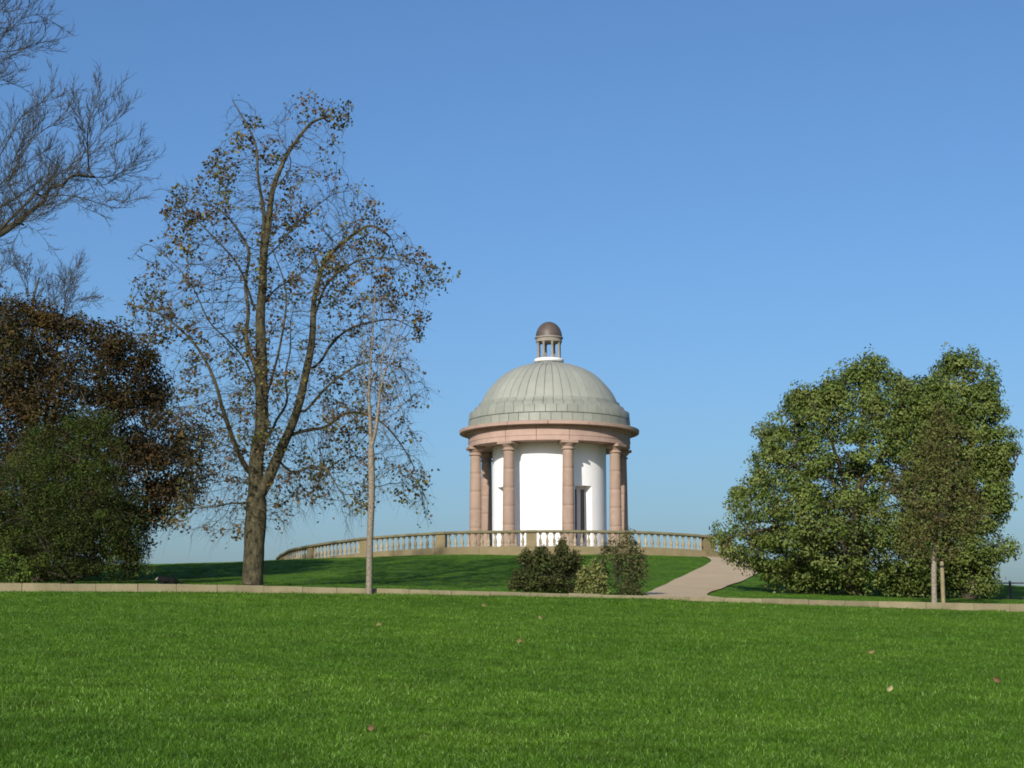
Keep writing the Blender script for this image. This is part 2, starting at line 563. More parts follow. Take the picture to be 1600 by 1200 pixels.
# carry on past the balustrade's end, round the terrace
pl = np.r_[pl, [[pl[-1][0] - 0.5, pl[-1][1] + 2], [pl[-1][0] - 2.0, pl[-1][1] + 5]]]
pr = np.r_[pr, [[pr[-1][0] - 0.5, pr[-1][1] + 2], [pr[-1][0] - 2.0, pr[-1][1] + 5]]]
n = min(len(pl), len(pr)); pl, pr = pl[:n], pr[:n]
K = 14
pv = []
for a, c in zip(pl, pr):
    for k in range(K + 1):
        pv.append(a + (c - a) * k / K)
pv = np.array(pv)
pz = z_hill(pv[:, 0], pv[:, 1]) + 0.035
pid = np.arange(n * (K + 1)).reshape(n, K + 1)
pq = np.stack([pid[:-1, :-1], pid[:-1, 1:], pid[1:, 1:], pid[1:, :-1]], -1).reshape(-1, 4)
path = link('path', mesh_np('path', np.c_[pv, pz], pq, True), M['path'])
tag(path, 'pale gravel path curving up to the balustrade', kind='structure')

# terrace floor inside the ring (stone disc carrying the temple)
TZ = EYE + 4.15
mb = MB().lathe([(8.0, -1.2), (8.0, -0.04), (7.96, 0), (0.01, 0)], n=64, smooth=False)
terrace = mb.build('terrace', M['pave'], loc=(TX, D, TZ))
tag(terrace, 'stone terrace under the round temple', kind='structure')

# ------------------------------------------------------------------ temple
temple = empty('temple', (TX, D, TZ), 'round pink sandstone temple with white drum, green dome and lantern', 'temple')


def tz(py, depth):
    """height above the terrace of something seen at row py"""
    return float(pt(858, py, depth)[2]) - TZ


# steps
for k, (r, z0, z1) in enumerate(((4.95, 0.0, 0.14), (4.6, 0.14, 0.28))):
    MB().lathe([(r, z0), (r, z1 - 0.02), (r - 0.02, z1), (2.0, z1)], n=72, smooth=False).build('step', M['pink_col'], temple)
FL = 0.28
Z_ARC = tz(687, D - 4.22)        # underside of the entablature
Z_FRZ = tz(668, D - 4.25)
Z_COR0 = tz(661.5, D - 4.72)
Z_COR1 = tz(656.3, D - 4.72)
RC = 3.93                        # ring of columns
RD = 2.97                        # drum

# drum with four openings
doors = [math.radians(35 + 90 * k) for k in range(4)]
HW = math.radians(10.4)
DOOR_Z = tz(758.5, D - RD * math.cos(doors[0]))
edges = []
for d in doors:
    edges += [d - HW, d + HW]
angs = sorted(set([round(a % (2 * PI), 5) for a in list(np.linspace(0, 2 * PI, 144, endpoint=False)) + edges]))
angs = [a for a in angs if not any(1e-4 < abs(a - (e % (2 * PI))) < 0.012 for e in edges)]
mb = MB()


def in_door(a):
    return any(abs((a - d + PI) % (2 * PI) - PI) < HW - 1e-4 for d in doors)


def cyl(a, r, z):
    return (r * math.sin(a), -r * math.cos(a), z)


nA = len(angs)
zs = [FL, DOOR_Z, Z_ARC + 0.3]
vs = [cyl(a, RD, z) for z in zs for a in angs]
fs = []
for i in range(2):
    for k in range(nA):
        a0, a1 = angs[k], angs[(k + 1) % nA]
        if a1 < a0: a1 += 2 * PI
        if i == 0 and in_door((a0 + a1) / 2):
            continue
        k2 = (k + 1) % nA
        fs.append((i * nA + k, i * nA + k2, (i + 1) * nA + k2, (i + 1) * nA + k))
mb.add(vs, fs, True)
RI = RD - 0.48
for d in doors:
    for s in (-1, 1):
        a = d + s * HW
        q = [cyl(a, RD, FL), cyl(a, RI, FL), cyl(a, RI, DOOR_Z), cyl(a, RD, DOOR_Z)]
        mb.add(q, [(0, 1, 2, 3) if s < 0 else (3, 2, 1, 0)])
    n = 6
    v = []
    for k in range(n + 1):
        a = d - HW + 2 * HW * k / n
        v += [cyl(a, RD, DOOR_Z), cyl(a, RI, DOOR_Z)]
    mb.add(v, [(2 * k, 2 * k + 1, 2 * k + 3, 2 * k + 2) for k in range(n)])
# inner lining behind the openings keeps the drum closed
mb.lathe([(RI - 0.10, FL), (RI - 0.10, Z_ARC + 0.3)], n=96)
mb.build('drum', M['render'], temple)

# doors: one mesh of frame shared, panes as sub-parts
halfw = RI * math.sin(HW)
H = DOOR_Z - FL
yq = 0.0
fr = MB()
fr.box(-halfw, -halfw + 0.07, -0.05, 0.03, 0, H)
fr.box(halfw - 0.07, halfw, -0.05, 0.03, 0, H)
fr.box(-halfw + 0.07, halfw - 0.07, -0.05, 0.03, H - 0.16, H - 0.004)
fr.box(-0.115, 0.115, -0.06, 0.03, 0, H - 0.16)
fr.box(-halfw + 0.07, -0.115, -0.04, 0.03, 0, 0.5)
fr.box(0.115, halfw - 0.07, -0.04, 0.03, 0, 0.5)
fr_me = fr.mesh('door_frame')
fr_me.materials.append(M['paint'])
pn_me = MB().box(0.115, halfw - 0.07, -0.012, 0.012, 0.5, H - 0.16).mesh('pane')
pn_me.materials.append(M['glass'])
pn2_me = MB().box(-halfw + 0.07, -0.115, -0.012, 0.012, 0.5, H - 0.16).mesh('pane')
pn2_me.materials.append(M['glass'])
for d in doors:
    o = link('door', fr_me, None, temple)
    r = RI * math.cos(HW) + 0.01
    o.location = (r * math.sin(d), -r * math.cos(d), FL)
    o.rotation_euler = (0, 0, d)
    link('pane', pn_me, None, o); link('pane', pn2_me, None, o)

# columns: capital mesh carries shaft drums and a base
CH = Z_ARC - FL
cap = MB()
cap.box(-0.43, 0.43, -0.43, 0.43, CH - 0.145, CH - 0.003, 0.012)
cap.lathe([(0.275, CH - 0.46), (0.335, CH - 0.445), (0.345, CH - 0.415), (0.335, CH - 0.385), (0.278, CH - 0.37), (0.278, CH - 0.29),
           (0.30, CH - 0.275), (0.36, CH - 0.22), (0.405, CH - 0.145)], n=28)
cap_me = cap.mesh('capital'); cap_me.materials.append(M['pink_col'])
base = MB()
base.box(-0.42, 0.42, -0.42, 0.42, 0, 0.15, 0.012)
base.lathe([(0.405, 0.15), (0.425, 0.19), (0.42, 0.25), (0.375, 0.29), (0.345, 0.31), (0.318, 0.34)], n=28)
base_me = base.mesh('base'); base_me.materials.append(M['pink_col'])


def shaft_r(t):
    return 0.312 - 0.045 * t ** 1.7


nd = 5
zA, zB = 0.34, CH - 0.46
drum_me = []
for k in range(nd):
    a, c = zA + (zB - zA) * k / nd, zA + (zB - zA) * (k + 1) / nd
    prof = [(shaft_r((a - zA) / (zB - zA)) - 0.006, a)]
    for q in range(7):
        z = a + 0.006 + (c - a - 0.012) * q / 6
        prof.append((shaft_r((z - zA) / (zB - zA)), z))
    prof.append((shaft_r((c - zA) / (zB - zA)) - 0.006, c))
    me = MB().lathe(prof, n=32).mesh('shaft_drum'); me.materials.append(M['pink_col'])
    drum_me.append(me)
for k in range(8):
    a = math.radians(12.5 + 45 * k)
    o = link('column', cap_me, None, temple)
    o.location = (RC * math.sin(a), -RC * math.cos(a), FL)
    o.rotation_euler = (0, 0, a)
    link('base', base_me, None, o)
    for q, me in enumerate(drum_me):
        s = link('shaft_drum', me, None, o)
        s.rotation_euler = (0, 0, random.uniform(0, 6))

# entablature: a core ring with its soffit, faced by stones
ent = MB().lathe([(RD - 0.05, Z_ARC + 0.02), (4.16, Z_ARC + 0.02), (4.16, Z_FRZ + 0.02)], n=96, smooth=False).build('entablature', M['pink'], temple)
NB = 16
gap = 0.0028
ZM = Z_ARC + (Z_FRZ - Z_ARC) * 0.42
prof = [(3.62, Z_ARC), (4.215, Z_ARC), (4.225, Z_ARC + 0.01), (4.225, ZM - 0.02), (4.25, ZM - 0.005), (4.25, ZM + 0.02),
        (4.235, ZM + 0.03), (4.235, Z_FRZ), (3.62, Z_FRZ)]
me = MB().sector(prof, gap, 2 * PI / NB - gap, 6).mesh('stone'); me.materials.append(M['pink'])
for k in range(NB):
    o = link('stone', me, None, ent)
    o.rotation_euler = (0, 0, math.radians(12.5) + 2 * PI * k / NB)

# cornice
cor = MB().lathe([(4.24, Z_FRZ + 0.002), (4.32, Z_FRZ + 0.03), (4.34, Z_FRZ + 0.06), (4.34, Z_COR0 - 0.04), (4.1, Z_COR0 - 0.035)], n=120).build('cornice', M['pink'], temple)
NC = 14
prof = [(4.30, Z_COR0 - 0.03), (4.60, Z_COR0 - 0.03), (4.68, Z_COR0), (4.70, Z_COR0 + 0.004), (4.715, Z_COR1 - 0.01), (4.70, Z_COR1),
        (4.1, Z_COR1 + 0.10), (4.1, Z_COR0 - 0.03)]
me = MB().sector(prof, gap, 2 * PI / NC - gap, 8).mesh('stone'); me.materials.append(M['pink'])
for k in range(NC):
    o = link('stone', me, None, cor)
    o.rotation_euler = (0, 0, math.radians(-2) + 2 * PI * k / NC)
dn = MB()
ndn = 150
for k in range(ndn):
    a = 2 * PI * k / ndn
    w = 0.055
    vs = []
    for r in (4.335, 4.45):
        for z in (Z_FRZ + 0.07, Z_COR0 - 0.035):
            for s in (-1, 1):
                vs.append((r * math.sin(a) + s * w * math.cos(a), -r * math.cos(a) + s * w * math.sin(a), z))
    dn.add(vs, [(4, 5, 7, 6), (0, 4, 6, 2), (1, 3, 7, 5), (0, 1, 5, 4), (2, 6, 7, 3)])
o = dn.build('dentils', M['pink'], cor); o['kind'] = 'stuff'

# skirt of green copper below the dome, in two stepped tiers
S0 = Z_COR1 + 0.06
S1 = tz(643, D - 1.0)
S2 = tz(636, D - 1.0)
S3 = tz(629, D - 1.0)
skirt = MB().lathe([(4.15, S0), (4.10, S1 - 0.04), (3.8, S1 - 0.02), (3.60, S3 - 0.03), (3.2, S3)], n=96).build('dome_skirt', M['copper_joint'], temple)


def shell_panel(prof, da, inset, n=3, t=0.05):
    """a sheet panel: outer skin with turned-in rim"""
    mb = MB()
    L = len(prof)
    vs = []
    for r, z in prof:
        gi = inset / max(r, 0.3)
        for k in range(n + 1):
            a = gi + (da - 2 * gi) * k / n
            vs.append((r * math.sin(a), -r * math.cos(a), z))
    fs = [(i * (n + 1) + k, i * (n + 1) + k + 1, (i + 1) * (n + 1) + k + 1, (i + 1) * (n + 1) + k) for i in range(L - 1) for k in range(n)]
    mb.add(vs, fs, True)
    for k in (0, n):
        v = []
        for i, (r, z) in enumerate(prof):
            p = vs[i * (n + 1) + k]
            f = 1 - t / max(r, 0.3)
            v += [p, (p[0] * f, p[1] * f, p[2] - t * 0.6)]
        mb.add(v, [(2 * i, 2 * i + 1, 2 * i + 3, 2 * i + 2) if k == 0 else (2 * i, 2 * i + 2, 2 * i + 3, 2 * i + 1) for i in range(L - 1)])
    for i in (0, L - 1):
        v = []
        for k in range(n + 1):
            p = vs[i * (n + 1) + k]
            r = prof[i][0]
            f = 1 - t / max(r, 0.3)
            v += [p, (p[0] * f, p[1] * f, p[2] + (0.0 if i == 0 else -t))]
        mb.add(v, [(2 * k, 2 * k + 2, 2 * k + 3, 2 * k + 1) if i == 0 else (2 * k, 2 * k + 1, 2 * k + 3, 2 * k + 2) for k in range(n)])
    return mb


NP = 48
da = 2 * PI / NP
mid = (S0 + S1) / 2
tiers = [([(4.25, S0), (4.235, mid - 0.02)], 0), ([(4.225, mid + 0.015), (4.20, S1 - 0.03), (4.15, S1)], 0.5),
         ([(4.02, S1 + 0.01), (3.92, S2), (3.74, S2 + 0.03), (3.70, S3)], 0.25)]
for prof, off in tiers:
    me = shell_panel(prof, da, 0.012, 2, 0.035).mesh('panel'); me.materials.append(M['copper_g'])
    for k in range(NP):
        o = link('panel', me, None, skirt)
        o.rotation_euler = (0, 0, da * (k + off))

# dome: dark core under 48 sheet panels
dome_px = [(3.64, 634.5), (3.57, 629.6), (3.33, 616), (2.99, 603.2), (2.46, 588), (1.86, 576.5), (1.19, 569.8), (0.70, 567.3)]
dome_prof = [tuple(p) for p in catmull([(r, tz(py, D - 0.3 * (r < 2))) for r, py in dome_px], 3)]
core = [(max(r - 0.05, 0.05), z - 0.035) for r, z in dome_prof]
dome = MB().lathe(core, n=96).build('dome', M['copper_joint'], temple)
me = shell_panel(dome_prof, da, 0.012, 3, 0.03).mesh('panel'); me.materials.append(M['copper'])
for k in range(NP):
    o = link('panel', me, None, dome)
    o.rotation_euler = (0, 0, da * (k + 0.3))
# lantern
zl0 = dome_prof[-1][1]
zr0, zr1 = tz(563.5, D - 0.7), tz(558, D - 0.7)
zc1 = tz(532, D - 0.6)
lan = MB().lathe([(0.70, zl0 - 0.12), (0.63, zl0 - 0.03), (0.62, zr0 - 0.02), (0.70, zr0), (0.78, zr0 + 0.03), (0.78, zr1 - 0.03), (0.74, zr1), (0.0, zr1)], n=48)
lan = lan.build('lantern', M['lead'], temple)
me = MB().lathe([(0.095, zr1), (0.095, zr1 + 0.06), (0.072, zr1 + 0.09), (0.066, zc1 - 0.1), (0.09, zc1 - 0.06), (0.09, zc1)], n=14).mesh('colonnette')
me.materials.append(M['lantern'])
for k in range(8):
    a = math.radians(16 + 45 * k)
    o = link('colonnette', me, None, lan)
    o.location = (0.585 * math.sin(a), -0.585 * math.cos(a), 0)
MB().lathe([(0.0, zc1 - 0.004), (0.69, zc1 - 0.004), (0.69, zc1 + 0.17), (0.75, zc1 + 0.20), (0.75, zc1 + 0.26), (0.70, zc1 + 0.28), (0.0, zc1 + 0.28)], n=40, smooth=False).build('cap_ring', M['lantern'], lan)
ztop = tz(503, D)
hh = ztop - (zc1 + 0.27)
MB().lathe([(0.70 * math.cos(t), zc1 + 0.27 + hh * math.sin(t)) for t in np.linspace(0, PI / 2 - 0.02, 14)], n=40).build('cap_dome', M['bronze'], lan)

# ------------------------------------------------------------------ balustrade
bal = empty('balustrade', (TX, D - RB, rz(0) - 1.1), 'curved stone balustrade with turned balusters ringing the temple mound', 'balustrade')
BO = np.array(bal.location)


def ring_block(phi0, phi1, dz0, dz1, r0, r1, n=6, ch=0.012):
    """curved block following the falling rail line between two angles"""
    mb = MB()
    prof = [(r0 + ch, dz0), (r1 - ch, dz0), (r1, dz0 + ch), (r1, dz1 - ch), (r1 - ch, dz1), (r0 + ch, dz1), (r0, dz1 - ch), (r0, dz0 + ch)]
    Lp = len(prof)
    vs = []
    for k in range(n + 1):
        p = phi0 + (phi1 - phi0) * k / n
        for r, dz in prof:
            x, y = ring_xy(p, r)
            vs.append((x - BO[0], y - BO[1], rz(p) + dz - BO[2]))
    fs = []
    for k in range(n):
        for i in range(Lp):
            j = (i + 1) % Lp
            fs.append((k * Lp + i, k * Lp + j, (k + 1) * Lp + j, (k + 1) * Lp + i))
    fs += [tuple(range(Lp)), tuple(reversed(range(n * Lp, (n + 1) * Lp)))]
    return mb.add(vs, fs)


piers = [-106.5, -89.5, -72.5, -55.5, -38.5, -21.5, -4.5, 12.5, 29.5, 33.9]
PW = math.radians(0.95)
bal_prof = [(0.075, 0), (0.075, 0.05), (0.05, 0.06), (0.055, 0.085), (0.072, 0.15), (0.079, 0.19), (0.068, 0.25), (0.042, 0.34), (0.031, 0.42),
            (0.031, 0.455), (0.058, 0.475), (0.05, 0.49), (0.075, 0.505), (0.075, 0.565)]
bm = MB().lathe([(r, z + 0.001) for r, z in bal_prof], n=14).mesh('baluster'); bm.materials.append(M['baluster'])
for i, d in enumerate(piers):
    p = math.radians(d)
    ring_block(p - PW, p + PW, -0.70, -0.112, RB - 0.22, RB + 0.02, 2).build('pier', M['balu'], bal)
    ring_block(p - PW - 0.0012, p + PW + 0.0012, -0.11, 0.006, RB - 0.30, RB + 0.10, 2, 0.02).build('pier_cap', M['rail'], bal)
    if i == len(piers) - 1:
        continue
    q = math.radians(piers[i + 1])
    a, c = p + PW, q - PW
    nb = max(2, int(round((c - a) * RB / 0.30)))
    ring_block(a + 0.0014, c - 0.0014, -0.11, 0.0, RB - 0.27, RB + 0.07, 8, 0.02).build('rail', M['rail'], bal)
    for k in range(nb):
        ph = a + (c - a) * (k + 0.5) / nb
        x, y = ring_xy(ph, RB - 0.10)
        o = link('baluster', bm, None, bal)
        o.location = (x - BO[0], y - BO[1], rz(ph) - 0.68 - BO[2])
        o.rotation_euler = (0, 0, ph)
    # plinth stones below
    np_ = max(1, int(round((c - a) * RB / 1.5)))
    lo, hi = p - PW, (q - PW if i < len(piers) - 2 else q + PW)
    for k in range(np_):
        s0, s1 = lo + (hi - lo) * k / np_, lo + (hi - lo) * (k + 1) / np_
        ring_block(s0 + 0.0004, s1 - 0.0004, -1.45, -0.702, RB - 0.30, RB + 0.09, 4, 0.012).build('plinth_stone', M['balu'], bal)

# ------------------------------------------------------------------ low wall across the slope
wall = empty('low_wall', (0, WALL_Y, float(wtop(0)) - 0.3), 'low pale stone wall running the whole width between lawn and hill', 'wall')
x = -27.0
while x < 27.0:
    w = random.uniform(0.85, 1.25)
    x1 = x + w
    j = random.uniform(-0.011, 0.011)
    y0 = WALL_Y + random.uniform(-0.014, 0.014)
    za, zb = float(wtop(x)) + j, float(wtop(x1)) + j + random.uniform(-.004, .004)
    g = 0.005
    c = 0.014
    wl = wall.location
    vs = []
    for zz, cc in ((-0.50, 0), (-c, 0), (0, c)):
        for (X, Y, base_z) in ((x + g + cc, y0 + cc, za), (x1 - g - cc, y0 + cc, zb), (x1 - g - cc, y0 + 0.28 - cc, zb), (x + g + cc, y0 + 0.28 - cc, za)):
            vs.append((X - wl[0], Y - wl[1], base_z + zz - wl[2]))
    fs = [(8, 9, 10, 11), (3, 2, 1, 0)] + [(r * 4 + k, r * 4 + (k + 1) % 4, r * 4 + 4 + (k + 1) % 4, r * 4 + 4 + k) for r in range(2) for k in range(4)]
    MB().add(vs, fs).build('stone', M['kerb'], wall)
    x = x1

# ------------------------------------------------------------------ trees
def in_poly(poly, x, y):
    poly = np.asarray(poly, float)
    x0, y0 = poly[:, 0], poly[:, 1]
    x1, y1 = np.roll(x0, -1), np.roll(y0, -1)
    c = np.zeros(len(x), bool)
    for a, b_, cc, d in zip(x0, y0, x1, y1):
        m_ = ((b_ > y) != (d > y)) & (x < (cc - a) * (y - b_) / (d - b_ + 1e-12) + a)
        c ^= m_
    return c


def ragged(poly, amp, seg=22):
    """an outline broken into uneven lobes"""
    out = []
    n = len(poly)
    for i in range(n):
        a, b_ = np.array(poly[i], float), np.array(poly[(i + 1) % n], float)
        k = max(1, int(np.linalg.norm(b_ - a) / seg))
        for q in range(k):
            p = a + (b_ - a) * q / k
            if p[1] < 895: p = p + rng.normal(0, amp, 2)
            out.append(tuple(p))
    return out


def fill_poly(poly, Y0, n, depth=0.8, shell=0.0, dmax=None, inset=0.0):
    """n points through the volume of a crown whose outline has real depth about Y0"""
    poly = np.asarray(poly, float)
    if inset:
        mid_ = (poly.min(0) + poly.max(0)) / 2
        half = (poly.max(0) - poly.min(0)) / 2
        poly = mid_ + (poly - mid_) * (1 - inset / half)
    lo, hi = poly.min(0), poly.max(0)
    out = []
    ygrid = np.linspace(lo[1], hi[1], 120)
    xs_ = np.linspace(lo[0], hi[0], 400)
    ext = []
    for yy in ygrid:
        m_ = in_poly(poly, xs_, np.full(400, yy))
        ext.append((xs_[m_].min(), xs_[m_].max()) if m_.any() else (np.nan, np.nan))
    ext = np.array(ext)
    ok = ~np.isnan(ext[:, 0])
    while len(out) < n:
        q = rng.uniform(lo, hi, (n * 2, 2))
        q = q[in_poly(poly, q[:, 0], q[:, 1])]
        for px, py in q:
            a = np.interp(py, ygrid[ok], ext[ok, 0]); b_ = np.interp(py, ygrid[ok], ext[ok, 1])
            w = max((b_ - a) / 2, 6); t = (px - (a + b_) / 2) / w
            hd = w * math.sqrt(max(1 - t * t, 0.06)) / F * Y0 * depth
            vfrac = min((py - lo[1]) / (hi[1] - lo[1]) * 3, (hi[1] - py) / (hi[1] - lo[1]) * 4, 1.0)
            hd *= math.sqrt(max(vfrac, 0.05))
            if dmax: hd = min(hd, dmax)
            s = rng.uniform(-1, 1)
            if shell and rng.random() < shell:
                s = math.copysign(1 - abs(rng.normal(0, 0.15)), s)
            p = pt(px, py, Y0)
            out.append((p[0], Y0 + s * hd, p[2]))
            if len(out) >= n: break
    return np.array(out[:n])


def skeleton(lines, Y0, step, crook=0.07):
    """limbs as pixel polylines (px, py, depth offset); each line after the first starts at the nearest existing node"""
    P, par = [], []
    own, ends_ = [0], {}
    for li, line in enumerate(lines):
        pts3 = [pt(q[0], q[1], Y0) + np.array((0, (q[2] if len(q) > 2 else 0), 0)) for q in line]
        pts3 = catmull(pts3, 8) if len(pts3) > 2 else np.array(pts3)
        if li == 0:
            last = None
        else:
            dd = ((np.array(P) - pts3[0]) ** 2).sum(1)
            last = int(dd.argmin())
        acc = pts3[0]
        if last is None:
            P.append(acc); par.append(-1); last = 0
        cur = P[last]
        for q in pts3[1:]:
            while np.linalg.norm(q - cur) > step:
                cur = cur + (q - cur) / np.linalg.norm(q - cur) * step
                P.append(cur); par.append(last); last = len(P) - 1
                ends_[li] = last; own.append(li)
    # crooked growth: a smooth wander that fades in away from the base
    A = np.array(P)
    z0 = A[0, 2]
    ph = rng.uniform(0, 6, (6, 3)); fr = rng.uniform(0.9, 3.2, (6, 1))
    w = np.zeros_like(A)
    for i in range(6):
        w += np.sin(A[:, [2, 0, 1]] * fr[i] + A[:, [1, 2, 0]] * fr[i] * 0.7 + ph[i]) / fr[i]
    amp = crook * np.clip((A[:, 2] - z0) / 3.0, 0, 1)[:, None] * np.where(np.array(own) < 2, 0.35, 1.0)[:, None]
    A = A + w * amp
    skeleton.own = np.array(own)
    return [a for a in A], par


def colonize(P, par, att, step, di, dk, iters=140, bias=(0, 0, 0.0), jit=0.15, maxkids=3, maxnodes=9000, inertia=0.45):
    P = [np.asarray(p, float) for p in P]; par = list(par)
    arr = np.array(P)
    bias = np.array(bias, float)
    near = np.empty(len(att), int); nd_ = np.full(len(att), 1e9)
    for i in range(0, len(arr), 200):
        d = ((att[:, None] - arr[None, i:i + 200]) ** 2).sum(-1)
        k = d.argmin(1); dm = d[np.arange(len(att)), k]
        u = dm < nd_; nd_[u] = dm[u]; near[u] = k[u] + i
    alive = np.ones(len(att), bool)
    kids = {}
    for p in par:
        kids[p] = kids.get(p, 0) + 1
    for it in range(iters):
        act = alive & (nd_ < di * di)
        if not act.any() or len(P) > maxnodes: break
        ids = near[act]
        uniq, inv = np.unique(ids, return_inverse=True)
        arr = np.array(P)
        dv = att[act] - arr[ids]
        dv /= np.linalg.norm(dv, axis=1)[:, None] + 1e-9
        s = np.zeros((len(uniq), 3)); np.add.at(s, inv, dv)
        s /= np.linalg.norm(s, axis=1)[:, None] + 1e-9
        pa = np.array(par)[uniq]; pv_ = arr[uniq] - arr[np.maximum(pa, 0)]
        pv_ /= np.linalg.norm(pv_, axis=1)[:, None] + 1e-9
        s += inertia * pv_ + bias + rng.normal(0, jit, s.shape)
        s /= np.linalg.norm(s, axis=1)[:, None] + 1e-9
        new = []
        for u, dr in zip(uniq, s):
            if kids.get(int(u), 0) >= maxkids: continue
            kids[int(u)] = kids.get(int(u), 0) + 1
            new.append(arr[u] + dr * step); par.append(int(u))
        if not new: break
        base_i = len(P)
        P += new
        na = np.array(new)
        ai = np.nonzero(alive)[0]
        for i in range(0, len(na), 300):
            d = ((att[ai][:, None] - na[None, i:i + 300]) ** 2).sum(-1)
            k = d.argmin(1); dm = d[np.arange(len(ai)), k]
            u = dm < nd_[ai]
            nd_[ai[u]] = dm[u]; near[ai[u]] = k[u] + base_i + i
        # attractors whose node is full go to sleep
        full = np.array([kids.get(int(q), 0) >= maxkids for q in near])
        alive &= ~(nd_ < dk * dk)
        nd_[full & alive] = np.where(nd_[full & alive] < di * di, nd_[full & alive], nd_[full & alive])
    return np.array(P), np.array(par)


def relax(P, par, keep, it=2):
    for _ in range(it):
        Q = P.copy(); cnt = np.ones(len(P)); S = P.copy()
        has = par >= 0
        np.add.at(S, np.nonzero(has)[0], P[par[has]]); np.add.at(cnt, np.nonzero(has)[0], 1)
        np.add.at(S, par[has], P[has]); np.add.at(cnt, par[has], 1)
        Q = 0.5 * P + 0.5 * S / cnt[:, None]
        Q[:keep] = P[:keep]
        P = Q
    return P


def set_radii(par, r_base, r_tip, ex, own=None, lims=None):
    """radius from the share of tips a limb carries; named limbs keep at least their own taper"""
    n = len(par)
    kids = np.zeros(n, int)
    for p in par:
        if p >= 0: kids[p] += 1
    acc = np.where(kids == 0, 1.0, 0.0)
    for i in range(n - 1, 0, -1):
        acc[par[i]] += acc[i]
    r = r_tip + (r_base - r_tip) * (acc / acc[0]) ** ex
    for li, (a, b_) in (lims or {}).items():
        ids = np.nonzero(own == li)[0]
        t = np.linspace(0, 1, len(ids))
        r[ids] = np.maximum(r[ids], a + (b_ - a) * t ** 0.85)
    for i in range(1, n):
        r[i] = min(r[i], r[par[i]])
    return r, kids


def pipe_radii(par, r_base, r_tip, power=None):
    n = len(par)
    kids = np.zeros(n, int)
    for p in par:
        if p >= 0: kids[p] += 1
    tips = int((kids == 0).sum())
    nn = power or max(1.5, math.log(max(tips, 2)) / math.log(r_base / r_tip))
    acc = np.where(kids == 0, r_tip ** nn, 0.0)
    for i in range(n - 1, 0, -1):                    # parents always come before children
        acc[par[i]] += acc[i]
    r = acc ** (1 / nn)
    return np.minimum(r * (r_base / r[0] if power else 1.0), r_base), kids


class Tubes:
    def __init__(self):
        self.v = []; self.f = []; self.n = 0

    def chain(self, P, R, sides, wob=0.0):
        P = np.asarray(P, float); R = np.asarray(R, float)
        T = np.gradient(P, axis=0); T /= np.linalg.norm(T, axis=1)[:, None] + 1e-9
        mean = T.mean(0)
        ref = np.array((0.0, 1.0, 0.0)) if abs(mean[1]) < 0.8 * np.linalg.norm(mean) else np.array((1.0, 0, 0))
        U = np.cross(T, ref); U /= np.linalg.norm(U, axis=1)[:, None] + 1e-9
        V = np.cross(T, U)
        a = np.arange(sides) / sides * 2 * PI
        rr = R[:, None] * np.ones(sides)[None]
        if wob:
            ph = rng.uniform(0, 6, 4)
            s = np.arange(len(P))[:, None] * 0.35
            rr = rr * (1 + wob * (np.sin(2 * a[None] + ph[0] + s * 0.7) + np.sin(3 * a[None] + ph[1] - s) + 0.7 * np.sin(5 * a[None] + ph[2] + s * 1.9)))
        ring = P[:, None] + (np.cos(a)[None, :, None] * U[:, None] + np.sin(a)[None, :, None] * V[:, None]) * rr[..., None]
        m = len(P)
        idx = self.n + np.arange(m * sides).reshape(m, sides)
        q = np.stack([idx[:-1], np.roll(idx[:-1], -1, 1), np.roll(idx[1:], -1, 1), idx[1:]], -1).reshape(-1, 4)
        self.v.append(ring.reshape(-1, 3)); self.f.append(q); self.n += m * sides

    def mesh(self, name, origin):
        return mesh_np(name, np.concatenate(self.v) - np.asarray(origin), np.concatenate(self.f), True)


def wood(P, par, R, kids, tubes, flare=True, wob=0.045):
    n = len(P)
    children = [[] for _ in range(n)]
    for i, p in enumerate(par):
        if p >= 0: children[p].append(i)
    stack = [(0, -1)]
    while stack:
        start, frm = stack.pop()
        chain = [start]
        cur = start
        while children[cur]:
            ch = sorted(children[cur], key=lambda c: -R[c])
            for c in ch[1:]: stack.append((c, cur))
            cur = ch[0]; chain.append(cur)
        pts_ = [P[c] for c in chain]; rr = [R[c] for c in chain]
        if frm >= 0:
            pts_ = [P[frm]] + pts_
            rr = [min(R[frm] * 0.9, rr[0] * 1.15)] + rr
        if len(pts_) < 2: continue
        r0 = max(rr)
        sides = 14 if r0 > 0.12 else 8 if r0 > 0.05 else 5 if r0 > 0.018 else 3
        rr = np.array(rr)
        if frm < 0 and flare:
            h = np.array([q[2] - pts_[0][2] for q in pts_])
            rr = rr * (1 + 0.16 * np.exp(-np.maximum(h, 0) / (r0 * 1.1)))
        rr[-1] *= 0.6
        tubes.chain(pts_, rr, sides, wob if r0 > 0.1 else 0.0)


